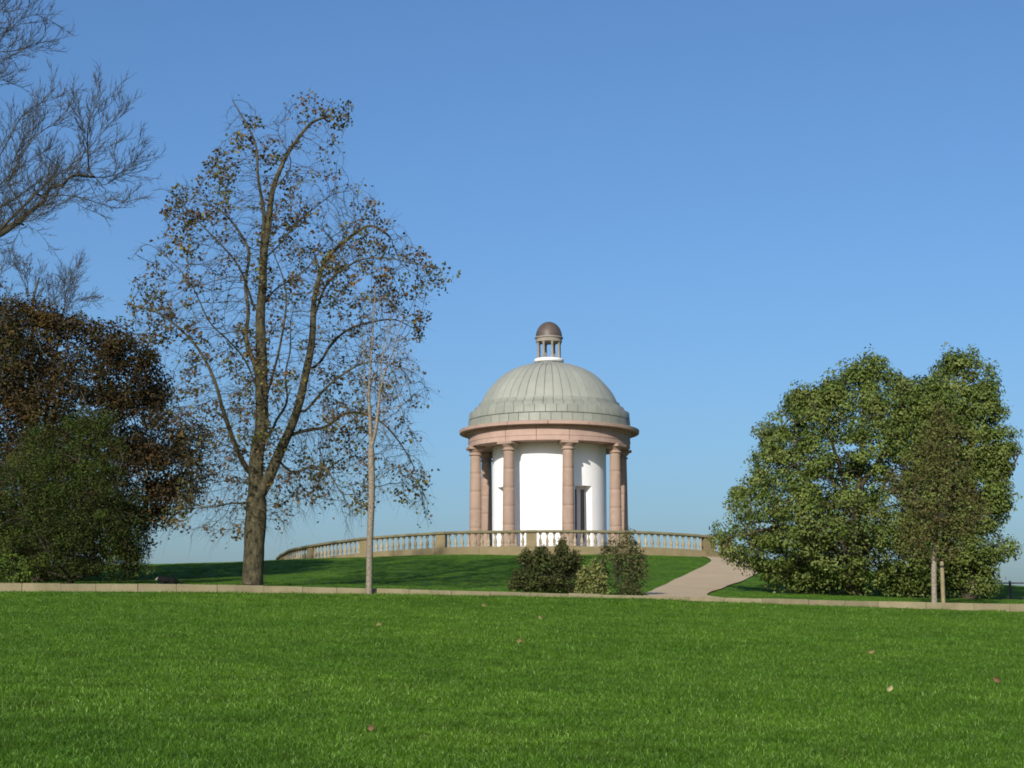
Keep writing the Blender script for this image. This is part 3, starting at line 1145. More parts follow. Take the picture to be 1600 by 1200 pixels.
def twigs(tubes, P, dirs, n_per, lmin, lmax, r, spread=0.7, up=0.0, droop=0.0):
    """fine end twigs, three-sided"""
    if not len(P): return np.zeros((0, 3))
    base_ = np.repeat(P, n_per, 0); d = np.repeat(dirs, n_per, 0) + rng.normal(0, spread, (len(P) * n_per, 3))
    d[:, 2] += up
    d /= np.linalg.norm(d, axis=1)[:, None]
    ln = rng.uniform(lmin, lmax, len(d))[:, None]
    mid_ = base_ + d * ln * 0.5 + rng.normal(0, 0.04, d.shape) * ln
    end = base_ + d * ln; end[:, 2] -= droop * ln[:, 0] ; mid_[:, 2] -= droop * 0.3 * ln[:, 0]
    u = np.cross(d, (0.3, 0.9, 0.2)); u /= np.linalg.norm(u, axis=1)[:, None] + 1e-9
    w = np.cross(d, u)
    vs = []
    for q, s in ((base_, 1.0), (mid_, 0.8), (end, 0.35)):
        for k in range(3):
            a = 2 * PI * k / 3
            vs.append(q + (math.cos(a) * u + math.sin(a) * w) * r * s)
    vs = np.stack(vs, 1).reshape(-1, 3)
    m = len(d)
    off = tubes.n + np.arange(m)[:, None, None] * 9
    f = np.array([[rr * 3 + k, rr * 3 + (k + 1) % 3, rr * 3 + 3 + (k + 1) % 3, rr * 3 + 3 + k] for rr in range(2) for k in range(3)])
    tubes.v.append(vs); tubes.f.append((off + f[None]).reshape(-1, 4)); tubes.n += len(vs)
    return np.concatenate([end, mid_])


def leaves(name, centers, outward, size, palette, parent, origin, mat, up=0.3, out=0.6, jitter=0.8, weights=None, aspect=0.55, shade=0.25, gid=None):
    """folded leaf blades; centers (N,3)"""
    n = len(centers)
    nrm = outward * out + np.array((0, 0, up)) + rng.normal(0, jitter, (n, 3))
    nrm /= np.linalg.norm(nrm, axis=1)[:, None] + 1e-9
    t = np.cross(nrm, rng.normal(0, 1, (n, 3))); t /= np.linalg.norm(t, axis=1)[:, None] + 1e-9
    bt = np.cross(nrm, t)
    s = rng.uniform(size[0], size[1], n)[:, None]
    fold = rng.uniform(0.05, 0.3, n)[:, None]
    v = np.stack([centers - t * s * 0.5, centers + bt * s * aspect * 0.5 + nrm * s * fold * 0.5, centers + t * s * 0.5 - nrm * s * 0.08,
                  centers - bt * s * aspect * 0.5 + nrm * s * fold * 0.5], 1).reshape(-1, 3)
    i = np.arange(n)[:, None] * 4
    f = np.concatenate([i + np.array([[0, 1, 2]]), i + np.array([[0, 2, 3]])], 1).reshape(-1, 3)
    pal = np.array(palette, float)
    k = rng.choice(len(pal), n, p=weights)
    if gid is not None:                       # most leaves of a clump share its colour
        kg = rng.choice(len(pal), int(gid.max()) + 1, p=weights)
        k = np.where(rng.random(n) < 0.7, kg[gid], k)
    col = pal[k] * rng.uniform(1 - shade, 1 + shade, (n, 1))
    cols = np.c_[np.repeat(col, 4, 0), np.ones(n * 4)]
    o = link(name, mesh_np(name, v - np.asarray(origin), f, False, cols), mat, parent)
    o['kind'] = 'stuff'
    return o


def dirs_of(P, par):
    d = P - P[np.maximum(par, 0)]
    return d / (np.linalg.norm(d, axis=1)[:, None] + 1e-9)


def puff(C_, n_per, r, flat=0.8):
    """leaf positions in little clumps round each centre; returns centres and outward vectors"""
    k = np.repeat(C_, n_per, 0)
    d = rng.normal(0, 1, k.shape); d /= np.linalg.norm(d, axis=1)[:, None]
    rad = rng.uniform(0.35, 1.0, len(k))[:, None] ** 0.6
    rr = r * rng.uniform(0.7, 1.3, (len(C_), 1)).repeat(n_per, 0)
    off = d * rad * rr; off[:, 2] *= flat
    return k + off, d


# ---- the big autumn tree beside the wall
def big_tree():
    Y0 = 48.5
    bx = pt(396, 905, Y0)[0]
    org = np.array((bx, Y0, ground_z(bx, Y0) - 0.05))
    base_py = 914.0
    root = empty('autumn_tree', org, 'tall half-bare tree with sparse brown and yellow leaves behind the wall', 'tree')
    lines = [
        [(394, base_py, 0), (396, 880, 0), (398, 840, 0), (402, 800, 0), (403, 760, 0), (404, 700, .05), (405, 640, .05), (407, 560, 0), (411, 480, 0), (414, 400, 0), (417, 340, 0), (424, 290, .1), (440, 245, .2), (462, 215, .3), (490, 185, .3), (525, 172, .3)],
        [(403, 780), (425, 745, -.2), (448, 690, -.3), (466, 630, -.35), (480, 575, -.4), (492, 510, -.4), (500, 450, -.3), (512, 410, -.2), (540, 375, 0), (575, 350, .2), (610, 370, .3)],
        [(414, 400), (405, 330, -.2), (400, 280, -.3), (392, 230, -.3), (380, 185, -.4), (372, 160, -.4)],
        [(424, 290), (445, 240, .5), (440, 195, .6), (455, 165, .7)],
        [(404, 700), (396, 620, .3), (392, 540, .5), (388, 470, .8), (376, 400, 1.0), (362, 350, 1.2), (330, 310, 1.4), (300, 290, 1.5)],
        [(405, 640), (385, 580, -.8), (360, 540, -1.4), (335, 520, -1.8), (310, 470, -2.2), (270, 420, -2.4), (235, 440, -2.4)],
        [(402, 735), (380, 700, -.5), (355, 640, -1.2), (320, 570, -1.6), (290, 540, -1.8), (255, 515, -2), (220, 505, -2.1)],
        [(411, 480), (395, 440, -.8), (370, 400, -1.5), (330, 370, -1.9), (290, 335, -2.0), (265, 335, -2)],
        [(403, 745), (390, 725, .9), (365, 695, 1.6), (330, 690, 2.1), (295, 720, 2.3), (285, 770, 2.4)],
        [(403, 775), (385, 790, -.6), (345, 795, -1.3), (310, 800, -1.7), (280, 825, -1.9)],
        [(414, 400), (440, 350, .7), (470, 310, 1.2), (500, 290, 1.4), (530, 285, 1.5)],
        [(411, 480), (435, 430, 1.0), (470, 390, 1.6), (510, 345, 2.0), (550, 330, 2.0)],
        [(466, 640), (500, 610, -1.0), (545, 580, -1.6), (580, 575, -2.0), (630, 590, -2.2), (665, 605, -2.3)],
        [(455, 675), (490, 660, .6), (530, 640, 1.3), (575, 650, 1.8), (610, 690, 2.0), (640, 750, 2.1), (665, 795, 2.1)],
        [(440, 710), (470, 735, -.5), (500, 730, -1.1), (530, 735, -1.5), (550, 780, -1.6)],
        [(492, 510), (530, 450, -1.1), (575, 425, -1.7), (620, 425, -2.0), (660, 435, -2.1), (688, 438, -2.1)],
        [(500, 450), (505, 400, .6), (520, 365, 1.0), (545, 330, 1.2)],
        [(480, 575), (520, 530, .8), (560, 500, 1.5), (610, 490, 1.8), (645, 500, 1.9)],
        [(405, 620), (430, 580, -1.2), (450, 520, -1.8), (455, 450, -2.2), (450, 400, -2.3)],
        [(404, 680), (420, 640, 1.2), (440, 590, 1.8), (445, 520, 2.3), (440, 450, 2.4)],
    ]
    step = 0.16
    P, par = skeleton(lines, Y0, step, 0.16)
    keep = len(P)
    poly = [(378, 152), (402, 170), (415, 215), (455, 158), (500, 152), (555, 170), (548, 200), (528, 225), (543, 262), (520, 292), (572, 288), (608, 335), (642, 378),
            (696, 436), (668, 475), (664, 512), (640, 545), (678, 605), (650, 640), (662, 700), (674, 800), (640, 790), (610, 760), (575, 800), (545, 832), (520, 780), (470, 800), (440, 835),
            (405, 830), (350, 835), (300, 845), (258, 835), (278, 770), (290, 700), (258, 630), (268, 560), (228, 540), (196, 498), (214, 430), (248, 402), (256, 320), (292, 282), (340, 240), (345, 190)]
    own = skeleton.own
    att = fill_poly(poly, Y0, 6500, 0.72, 0.3)
    P, par = colonize(P, par, att, step, 1.2, 0.19, 120, (0, 0, 0.03), 0.25, 3, 14000)
    P = relax(P, par, keep, 2)
    R, kids = set_radii(par, 0.285, 0.0055, 0.72, own, {0: (0.285, 0.03), 1: (0.17, 0.03), 4: (0.10, 0.02), 2: (0.07, 0.015), 6: (0.08, 0.015)})
    tb = Tubes()
    wood(P, par, R, kids, tb)
    dr = dirs_of(P, par)
    thin = R < 0.016
    sel = np.nonzero(thin)[0]
    tp = sel[rng.random(len(sel)) < 0.75]
    low = P[tp][:, 2] < org[2] + 6.0
    e1 = twigs(tb, P[tp[low]], dr[tp[low]], 2, 0.2, 0.65, 0.0034, 0.45, -0.25, 0.35)
    e2 = twigs(tb, P[tp[~low]], dr[tp[~low]], 2, 0.15, 0.45, 0.0034, 0.6, 0.15)
    link('trunk', tb.mesh('trunk', org), M['bark_big'], root)
    ends = np.concatenate([e1, e2])
    # leaves hang on in patches: a lumpy field decides where
    kx = rng.normal(0, 1.5, (7, 3)); ph = rng.uniform(0, 6, 7)
    field = np.sin(ends @ kx.T + ph).sum(1)
    px = 800 + F * ends[:, 0] / ends[:, 1]
    edge = np.abs(px - 420) / 250
    prob = 0.42 * np.clip(0.12 + 0.25 * (field > 0.9) + 0.45 * (field > 2.2), 0, 1) * np.clip(0.6 + edge * 0.6, 0, 1.15)
    c = ends[rng.random(len(ends)) < prob]
    # tight clumps at some tips
    tips = P[kids == 0]
    f2 = np.sin(tips @ kx.T + ph).sum(1)
    cl = tips[(rng.random(len(tips)) < np.where(f2 > 1.2, 0.26, 0.04))]
    c2, d2 = puff(cl, 11, 0.26, 0.9)
    pick = tips[(f2 > 0.8) | (rng.random(len(tips)) < 0.2)]
    pick = pick[rng.choice(len(pick), 250, replace=False)]
    tuft = [(384, 200), (374, 222), (398, 215), (512, 170), (535, 180), (492, 188), (545, 188), (640, 418), (668, 440), (684, 436), (235, 450), (224, 482), (250, 440), (290, 832), (272, 818), (330, 308),
            (300, 330), (612, 380), (640, 392), (590, 442), (350, 640), (300, 640), (432, 600), (440, 720), (320, 520), (470, 350), (460, 265), (350, 275), (575, 800), (640, 770), (520, 470), (560, 640)]
    tips_d = [tips[((tips - pt(a, b_, Y0 + rng.normal(0, 0.6))) ** 2).sum(1).argmin()] for a, b_ in tuft]
    c4, d4 = puff(np.array(tips_d), 60, 0.46, 0.7)
    c3, d3 = puff(pick, 26, 0.30, 0.75)
    c2 = np.concatenate([c2, c3, c4])
    cc = np.concatenate([c + rng.normal(0, 0.05, c.shape), c2])
    gid = np.concatenate([np.arange(len(c)) % 400, 400 + np.arange(len(cl)).repeat(11), 400 + len(cl) + np.arange(len(pick)).repeat(26), 400 + len(cl) + len(pick) + np.arange(len(tips_d)).repeat(60)])
    dd = rng.normal(0, 1, cc.shape); dd /= np.linalg.norm(dd, axis=1)[:, None]
    print('big tree nodes', len(P), 'leaves', len(cc))
    leaves('crown', cc, dd, (0.075, 0.14), [(0.10, 0.066, 0.036), (0.145, 0.092, 0.042), (0.095, 0.095, 0.028), (0.18, 0.155, 0.032), (0.115, 0.080, 0.062), (0.072, 0.076, 0.026), (0.165, 0.10, 0.034)],
           root, org, M['leaf'], 0.0, 0.3, 1.0, [0.22, 0.15, 0.24, 0.10, 0.10, 0.13, 0.06], 0.7, gid=gid)


big_tree()


def birch():
    Y0 = 44.72
    bx = pt(577, 928, Y0)[0]
    org = np.array((bx, Y0, ground_z(bx, Y0) - 0.06))
    root = empty('birch_tree', org, 'slender young tree with straight pale trunk in front of the wall', 'tree')
    lines = [[(576.5, 932), (577, 900), (578, 850), (579.5, 800), (580.5, 760), (579.5, 700), (578, 650), (577, 615), (579, 570), (582, 520), (585, 480), (587, 448)],
             [(580, 700), (588, 668, -.05), (593, 630, -.1), (600, 590, -.15), (612, 560, -.2), (622, 525, -.25), (632, 500, -.2)],
             [(593, 630), (594, 600, .1), (596, 560, .2), (606, 520, .3), (612, 480, .3)],
             [(578, 640), (570, 600, .2), (565, 560, .3), (566, 520, .3)],
             [(577, 615), (590, 570, .3), (598, 530, .4), (600, 490, .4)]]
    step = 0.10
    P, par = skeleton(lines, Y0, step, 0.03); keep = len(P); own = skeleton.own
    poly = [(582, 440), (600, 450), (625, 480), (640, 500), (645, 560), (652, 600), (628, 650), (600, 690), (585, 700), (570, 670), (555, 620), (558, 540), (572, 470)]
    att = fill_poly(poly, Y0, 420, 0.8)
    P, par = colonize(P, par, att, step, 0.7, 0.16, 60, (0, 0, 0.25), 0.15, 3, 2500)
    P = relax(P, par, keep, 2)
    R, kids = set_radii(par, 0.085, 0.0045, 0.85, own, {0: (0.088, 0.010), 1: (0.024, 0.006)})
    tb = Tubes()
    wood(P, par, R, kids, tb, True, 0.02)
    dr = dirs_of(P, par)
    tp = np.nonzero((R < 0.010) & (rng.random(len(R)) < 0.6))[0]
    ends = twigs(tb, P[tp], dr[tp], 2, 0.12, 0.4, 0.004, 0.35, 0.3)
    link('trunk', tb.mesh('trunk', org), M['bark_birch'], root)
    c = ends[rng.random(len(ends)) < 0.22]
    dd = rng.normal(0, 1, c.shape)
    leaves('crown', c, dd, (0.05, 0.10), [(0.12, 0.06, 0.045), (0.09, 0.08, 0.03), (0.20, 0.08, 0.07), (0.06, 0.065, 0.03)], root, org, M['leaf'], 0, 0.3, 1.0, None, 0.7)


birch()


def ramify(P, par, own, specs, prob=None):
    """shoots off the limbs, then side shoots and twigs: straight, rising, shorter towards the tip"""
    P = [np.asarray(p) for p in P]; par = list(par)
    chains = [list(np.nonzero(own == k)[0]) for k in range(1, own.max() + 1)]
    chains.append(list(np.nonzero(own == 0)[0][len(np.nonzero(own == 0)[0]) // 3:]))
    for lv, (space, lmin, lmax, ang, up, step) in enumerate(specs):
        nxt = []
        for ch in chains:
            if len(ch) < 2: continue
            pts_ = np.array([P[i] for i in ch])
            seg = np.linalg.norm(np.diff(pts_, axis=0), axis=1)
            tot = seg.sum(); cum = np.r_[0, np.cumsum(seg)]
            d = rng.uniform(0.3, 1.0) * space + (0.12 * tot if lv == 0 else 0.1 * tot)
            while d < tot:
                i = int(np.searchsorted(cum, d)) - 1
                i = min(max(i, 0), len(ch) - 2)
                if prob is None or rng.random() < prob(pts_[i]):
                    t = pts_[i + 1] - pts_[i]; t = t / (np.linalg.norm(t) + 1e-9)
                    pr_ = rng.normal(0, 1, 3); pr_ -= t * (pr_ @ t); pr_ /= np.linalg.norm(pr_) + 1e-9
                    a = ang * rng.uniform(0.6, 1.25)
                    dr = t * math.cos(a) + pr_ * math.sin(a) + np.array((0, 0, up)); dr /= np.linalg.norm(dr)
                    L = rng.uniform(lmin, lmax) * (0.5 + 0.5 * (1 - d / tot)) * (1.0 if lv else min(1, 0.4 + tot / 2.5))
                    last = ch[i]; cur = P[last]; new = [last]
                    bend = rng.normal(0, 0.10, 3) + np.array((0, 0, 0.06))
                    for q in range(max(2, int(L / step))):
                        dr = dr + bend * step * 2 + rng.normal(0, 0.07, 3); dr /= np.linalg.norm(dr)
                        cur = cur + dr * step
                        P.append(cur); par.append(last); last = len(P) - 1; new.append(last)
                    nxt.append(new)
                d += space * rng.uniform(0.6, 1.5)
        chains = nxt
    return np.array(P), np.array(par)


def bare_tree(name, label, Y0, base, lines, fills, r_base, step, di, dk, seed_bias, tw, mat, maxn=9000, r_tip=0.0055):
    bx = pt(base[0], base[1], Y0)[0]
    org = np.array((bx, Y0, ground_z(bx, Y0) - 0.05))
    root = empty(name, org, label, 'tree')
    P, par = skeleton(lines, Y0, step, 0.12); keep = len(P); own = skeleton.own
    def prob(p):
        px = 800 + F * p[0] / p[1]; py = 600 - F * ((p[2] - EYE) * math.cos(TH) - p[1] * math.sin(TH)) / (p[1] * math.cos(TH) + (p[2] - EYE) * math.sin(TH))
        return 1.0 if px > -90 and py > -120 else 0.5
    P, par = ramify(P, par, own, fills, prob)
    P = relax(P, par, keep, 2)
    R, kids = set_radii(par, r_base, r_tip, 0.92, own, {0: (r_base, 0.03)})
    tb = Tubes()
    wood(P, par, R, kids, tb)
    dr = dirs_of(P, par)
    tp = np.nonzero((R < 0.015) & (rng.random(len(R)) < tw[4]))[0]
    ends = twigs(tb, P[tp], dr[tp], tw[0], tw[1], tw[2], tw[3], 0.45, 0.3)
    link('trunk', tb.mesh('trunk', org), mat, root)
    print(name, len(P))
    return root, org, ends


gzb = 905
bare_tree('bare_tree', 'tall leafless tree whose branches reach in from the left edge', 47.5, (-330, gzb),
          [[(-330, 908), (-325, 800), (-315, 700), (-310, 600), (-300, 480), (-290, 350), (-280, 220), (-265, 80), (-260, -80), (-250, -220)],
           [(-315, 700), (-250, 600, -.4), (-160, 510, -.8), (-70, 440, -1), (0, 392, -1.2), (35, 362, -1.2), (70, 330, -1.2), (95, 305, -1.2), (130, 280, -1.3), (165, 245, -1.4), (200, 205, -1.4), (214, 190, -1.4)],
           [(70, 330), (85, 337, -1.0), (130, 336, -.9), (180, 338, -.8), (215, 328, -.8)],
           [(-160, 510), (-80, 405, -.2), (0, 372, 0), (40, 342, .2), (65, 318, .3), (68, 280, .4), (60, 262, .4), (62, 230, .5)],
           [(-310, 600), (-200, 440, .6), (-110, 370, .8), (-40, 330, .9), (0, 308, 1), (35, 282, 1), (62, 268, 1.1), (100, 245, 1.2), (135, 200, 1.3)],
           [(95, 305), (120, 300, -.7), (150, 290, -.5), (190, 268, -.4), (212, 250, -.4)],
           [(40, 368), (60, 370, -1.6), (95, 372, -1.8), (115, 360, -1.9), (150, 362, -2)],
           [(-290, 350), (-200, 260, -.5), (-100, 190, -.8), (-30, 155, -.9), (15, 148, -1), (45, 138, -1)],
           [(-280, 220), (-180, 150, .4), (-80, 90, .7), (-10, 78, .9), (20, 66, 1), (50, 48, 1), (68, 25, 1)],
           [(-280, 220), (-170, 110, -.5), (-80, 55, -.8), (0, 34, -.9), (40, 15, -1), (60, 4, -1), (95, -12, -1)],
           [(-265, 80), (-180, -40, .5), (-90, -120, .8), (0, -170, 1)],
           [(-110, 370), (-40, 280, .4), (20, 215, .3), (60, 175, .2), (88, 150, .2)],
           [(0, 308), (50, 245, -.4), (92, 208, -.6), (122, 188, -.8)],
           [(-40, 330), (0, 250, 1.4), (25, 200, 1.6), (42, 165, 1.7)],
           [(130, 280), (150, 235, -1.7), (165, 205, -1.8), (178, 182, -1.9)],
           [(150, 290), (175, 255, .1), (196, 235, .2), (216, 228, .2)],
           [(-80, 90), (-20, 30, .2), (20, -15, .1)],
           [(-30, 155), (10, 112, -.6), (32, 96, -.5), (56, 88, -.5)],
           [(-80, 55), (0, 62, -.3), (40, 42, -.2), (78, 38, -.2)],
           [(-310, 600), (-400, 470, .5), (-520, 380, .8), (-620, 330, .8)],
           [(-290, 350), (-390, 240, -.4), (-500, 150, -.8), (-600, 100, -1)],
           [(-265, 80), (-350, -40, 0), (-430, -130, 0)]],
          [(0.15, 1.1, 2.5, 0.85, 0.34, 0.13), (0.16, 0.3, 0.8, 0.6, 0.25, 0.10), (0.14, 0.12, 0.32, 0.55, 0.15, 0.08)],
          0.30, 0.13, 0.9, 0.16, (0.10, -0.02, 0.16), (1, 0.10, 0.26, 0.004, 0.35), M['bark_bare'], 12000)

r2, o2, e2 = bare_tree('twiggy_tree', 'fine-twigged leafless treetop rising behind the brown foliage at left', 64.0, (40, 895),
          [[(40, 905), (42, 800), (45, 700), (48, 600), (52, 530), (55, 470), (60, 430)],
           [(45, 640), (20, 560, .4), (0, 500, .6), (-20, 440, .8)],
           [(48, 600), (80, 540, -.4), (110, 490, -.6), (140, 470, -.8), (165, 470, -.8)],
           [(52, 530), (80, 470, .4), (95, 425, .5), (105, 408, .5)],
           [(45, 700), (-10, 600, -.3), (-40, 520, -.5), (-60, 470, -.6)],
           [(55, 470), (32, 432, .2), (6, 418, .2)],
           [(110, 490), (124, 452, -.9), (132, 432, -1)],
           [(48, 560), (20, 490, -.6), (15, 445, -.7), (30, 420, -.7)]],
          [(0.12, 0.9, 2.0, 0.85, 0.30, 0.14), (0.17, 0.3, 0.9, 0.6, 0.2, 0.11), (0.15, 0.14, 0.4, 0.6, 0.15, 0.09)],
          0.22, 0.16, 1.3, 0.22, (0, 0, 0.15), (1, 0.12, 0.3, 0.005, 0.4), M['bark_bare'], 4000)
c = e2[rng.random(len(e2)) < 0.05]
leaves('crown', c, rng.normal(0, 1, c.shape), (0.06, 0.11), [(0.10, 0.055, 0.04), (0.08, 0.05, 0.05)], r2, o2, M['leaf_dull'], 0, 0.3, 1.0)


def leafy(name, label, cat, Y0, base, lines, fills, r_base, step, di, dk, pal, weights, size, n_per, puff_r, mat, bark, bias=(0, 0, 0.05),
          maxn=5000, fill=1.0, up=0.35, out=0.7, jit=0.6, flat=0.8, holes=0.0, clumps=None, rag=0.0, hfreq=1.6, aspect=0.6, shade=0.25, r_tip=0.008, sprays=0):
    bx = pt(base[0], base[1], Y0)[0]
    org = np.array((bx, Y0, ground_z(bx, Y0) - 0.05))
    root = empty(name, org, label, cat)
    P, par = skeleton(lines, Y0, step); keep = len(P)
    fills = [(ragged(poly, rag), n, dep, sh, dm) for poly, n, dep, sh, dm in fills]
    att = np.concatenate([fill_poly(poly, Y0, n, dep, sh, dm) for poly, n, dep, sh, dm in fills])
    gz = z_hill(att[:, 0], att[:, 1])
    att = att[att[:, 2] > gz + 0.12]
    P, par = colonize(P, par, att, step, di, dk, 90, bias, 0.2, 3, maxn)
    P = relax(P, par, keep, 1)
    R, kids = set_radii(par, r_base, r_tip, 0.62)
    tb = Tubes()
    wood(P, par, R, kids, tb)
    dr = dirs_of(P, par)
    tips = np.nonzero(kids == 0)[0]
    cen = np.concatenate([P[tips]] + [fill_poly(poly, Y0, int(n * fill), dep, sh, dm) for poly, n, dep, sh, dm in fills])
    if holes:
        kx = rng.normal(0, hfreq, (6, 3)); ph = rng.uniform(0, 6, 6)
        f = np.sin(cen @ kx.T + ph).sum(1)
        cen = cen[f > np.quantile(f, holes)]
    if sprays:
        tp = tips[rng.random(len(tips)) < 0.8]
        twigs(tb, P[tp], dr[tp], sprays, 0.15, 0.45, 0.005, 0.45, 0.1)
    link('trunk', tb.mesh('trunk', org), bark, root)
    c_, d_ = puff(cen, n_per, puff_r, flat)
    gid = np.arange(len(c_)) // n_per
    if clumps:
        nc, per, cr_, sh_ = clumps
        tot = sum(f_[1] for f_ in fills)
        big = np.concatenate([fill_poly(poly, Y0, int(nc * n / tot), dep, sh_, dm, cr_ * 0.6 * F / Y0) for poly, n, dep, sh, dm in fills])
        cb, db = puff(big, per, cr_, 0.7)
        gid = np.concatenate([np.arange(len(c_)) // n_per, len(c_) // n_per + 1 + np.arange(len(cb)) // per])
        c_, d_ = np.concatenate([c_, cb]), np.concatenate([d_, db])
    if len(c_):
        g = z_hill(c_[:, 0], c_[:, 1])
        ok = c_[:, 2] > g + 0.04
        c_, d_, gid = c_[ok], d_[ok], gid[ok]
    print(name, 'nodes', len(P), 'leaves', len(c_))
    leaves('crown', c_, d_, size, pal, root, org, mat, up, out, jit, weights, aspect, shade, gid)
    return root


OAK = [(0.092, 0.130, 0.025), (0.128, 0.166, 0.036), (0.060, 0.092, 0.020), (0.158, 0.190, 0.052), (0.112, 0.118, 0.028)]
leafy('oak_tree', 'broad dense green oak with foliage down to the ground beside the path', 'tree', 55.0, (1330, 930),
      [[(1335, 936), (1335, 880), (1338, 820), (1340, 760), (1345, 700), (1350, 640), (1352, 590)],
       [(1335, 890), (1290, 850, -.5), (1240, 830, -.9), (1190, 830, -1.1), (1150, 840, -1.2)],
       [(1335, 880), (1300, 800, .5), (1250, 730, .8), (1220, 680, .9)],
       [(1338, 820), (1300, 740, -.9), (1270, 680, -1.4), (1250, 640, -1.6)],
       [(1335, 880), (1370, 840, -1.3), (1400, 800, -2.2), (1420, 750, -2.4)],
       [(1340, 760), (1380, 700, -.6), (1400, 640, -.8), (1410, 600, -.9)],
       [(1335, 890), (1340, 860, -1.5), (1320, 830, -2.6), (1300, 790, -3.0)],
       [(1335, 890), (1360, 870, 1.5), (1370, 830, 2.6), (1380, 760, 3.0)]],
      [([(1358, 536), (1385, 550), (1415, 570), (1432, 595), (1462, 605), (1480, 700), (1470, 800), (1460, 935), (1330, 935), (1215, 932), (1195, 915), (1165, 880), (1135, 870), (1112, 836), (1130, 800), (1148, 765),
         (1180, 745), (1182, 700), (1190, 655), (1215, 625), (1240, 610), (1275, 580), (1310, 565), (1330, 550)], 1500, 0.85, 0.45, 3.6),
       ([(1385, 585), (1420, 590), (1460, 592), (1490, 620), (1490, 720), (1385, 720)], 160, 0.8, 0.5, 1.6)],
      0.28, 0.22, 1.6, 0.33, OAK, [0.3, 0.28, 0.2, 0.14, 0.08], (0.07, 0.13), 11, 0.26, M['leaf_gloss'], M['bark_dark'], fill=1.4, holes=0.12, clumps=(390, 220, 0.45, 0.85), rag=9, jit=0.35, out=0.9, up=0.35, shade=0.15, maxn=4200)
leafy('oak_tree', 'green oak standing rightmost, its ragged crown against the sky above the iron fence', 'tree', 57.5, (1515, 935),
      [[(1515, 940), (1515, 890), (1516, 840), (1518, 780), (1515, 700), (1510, 640), (1505, 590)],
       [(1516, 850), (1545, 790, -.5), (1570, 740, -.7), (1585, 700, -.8)],
       [(1515, 880), (1550, 860, .5), (1575, 850, .6)],
       [(1518, 780), (1540, 700, .6), (1550, 640, .8), (1553, 590, .9)],
       [(1516, 840), (1480, 780, -.9), (1465, 720, -1.2), (1455, 660, -1.3)],
       [(1518, 800), (1500, 740, 1.2), (1490, 690, 1.6)]],
      [([(1478, 548), (1500, 560), (1520, 560), (1540, 575), (1558, 565), (1560, 590), (1565, 630), (1578, 650), (1570, 675), (1595, 690), (1575, 720), (1570, 760), (1590, 790), (1570, 810), (1560, 835), (1588, 850), (1580, 880),
         (1545, 888), (1560, 905), (1550, 930), (1470, 935), (1420, 900), (1430, 760), (1425, 640), (1445, 600), (1462, 590)], 900, 0.85, 0.45, 2.8)],
      0.22, 0.22, 1.5, 0.32, OAK, [0.3, 0.28, 0.2, 0.14, 0.08], (0.07, 0.13), 11, 0.25, M['leaf_gloss'], M['bark_dark'], fill=1.6, holes=0.12, clumps=(265, 210, 0.40, 0.8), rag=9, jit=0.35, out=0.9, up=0.35, shade=0.15, maxn=3200)
leafy('young_tree', 'small olive-brown tree with pale trunk, tied stake beside it, behind the wall', 'tree', 46.7, (1460, 940),
      [[(1460, 944), (1459.5, 910), (1460, 870), (1463, 820), (1466, 770), (1468, 720), (1470, 670)],
       [(1461, 850), (1440, 800, -.2), (1420, 770, -.3)], [(1463, 820), (1490, 780, -.2), (1505, 740, -.3)], [(1466, 770), (1450, 720, .3), (1440, 690, .4)]],
      [([(1470, 620), (1495, 665), (1540, 690), (1515, 750), (1545, 800), (1510, 850), (1490, 872), (1440, 878), (1395, 860), (1410, 800), (1375, 760), (1425, 700)], 520, 0.7, 0.2, 1.0)],
      0.075, 0.13, 1.0, 0.22, [(0.095, 0.105, 0.028), (0.085, 0.075, 0.026), (0.12, 0.13, 0.035), (0.075, 0.055, 0.026)], [0.35, 0.25, 0.25, 0.15], (0.06, 0.105), 16, 0.22, M['leaf_dull'], M['bark_young'], fill=1.0, holes=0.22, hfreq=3.0, maxn=2500, r_tip=0.006)

# ---- dark trees and shrubs on the left
leafy('beech_tree', 'broad rust-brown tree filling the left side behind the green shrub', 'tree', 58.0, (60, 905),
      [[(60, 908), (62, 850), (65, 780), (70, 700), (75, 620), (85, 560), (100, 510)],
       [(62, 830), (120, 760, -.6), (180, 720, -1), (240, 700, -1.2), (300, 720, -1.3)],
       [(65, 780), (130, 690, .6), (190, 620, 1), (230, 580, 1.2)],
       [(70, 700), (20, 620, -.8), (-40, 560, -1), (-90, 530, -1.2)],
       [(62, 840), (0, 780, .8), (-80, 740, 1.2)],
       [(65, 780), (90, 720, -1.6), (120, 650, -2.4), (150, 590, -2.6)],
       [(62, 830), (100, 790, 1.6), (180, 790, 2.4), (260, 800, 2.6)]],
      [([(-160, 520), (-60, 470), (0, 440), (25, 470), (60, 455), (85, 500), (130, 470), (150, 510), (190, 498), (225, 530), (235, 575), (275, 590), (270, 640), (315, 670), (305, 710), (340, 735), (310, 790), (285, 790), (262, 830), (232, 835), (235, 860), (205, 870), (150, 900), (-150, 900)], 1500, 0.8, 0.45, 4.2)],
      0.33, 0.24, 1.7, 0.36, [(0.048, 0.032, 0.014), (0.068, 0.043, 0.016), (0.038, 0.033, 0.014), (0.044, 0.045, 0.014), (0.088, 0.053, 0.016), (0.085, 0.074, 0.018)], [0.28, 0.22, 0.2, 0.18, 0.08, 0.04],
      (0.08, 0.14), 22, 0.36, M['leaf_dull'], M['bark_dark'], fill=1.6, holes=0.14, hfreq=1.1, clumps=(430, 200, 0.55, 0.55), rag=10, jit=0.5, maxn=4500, sprays=3)
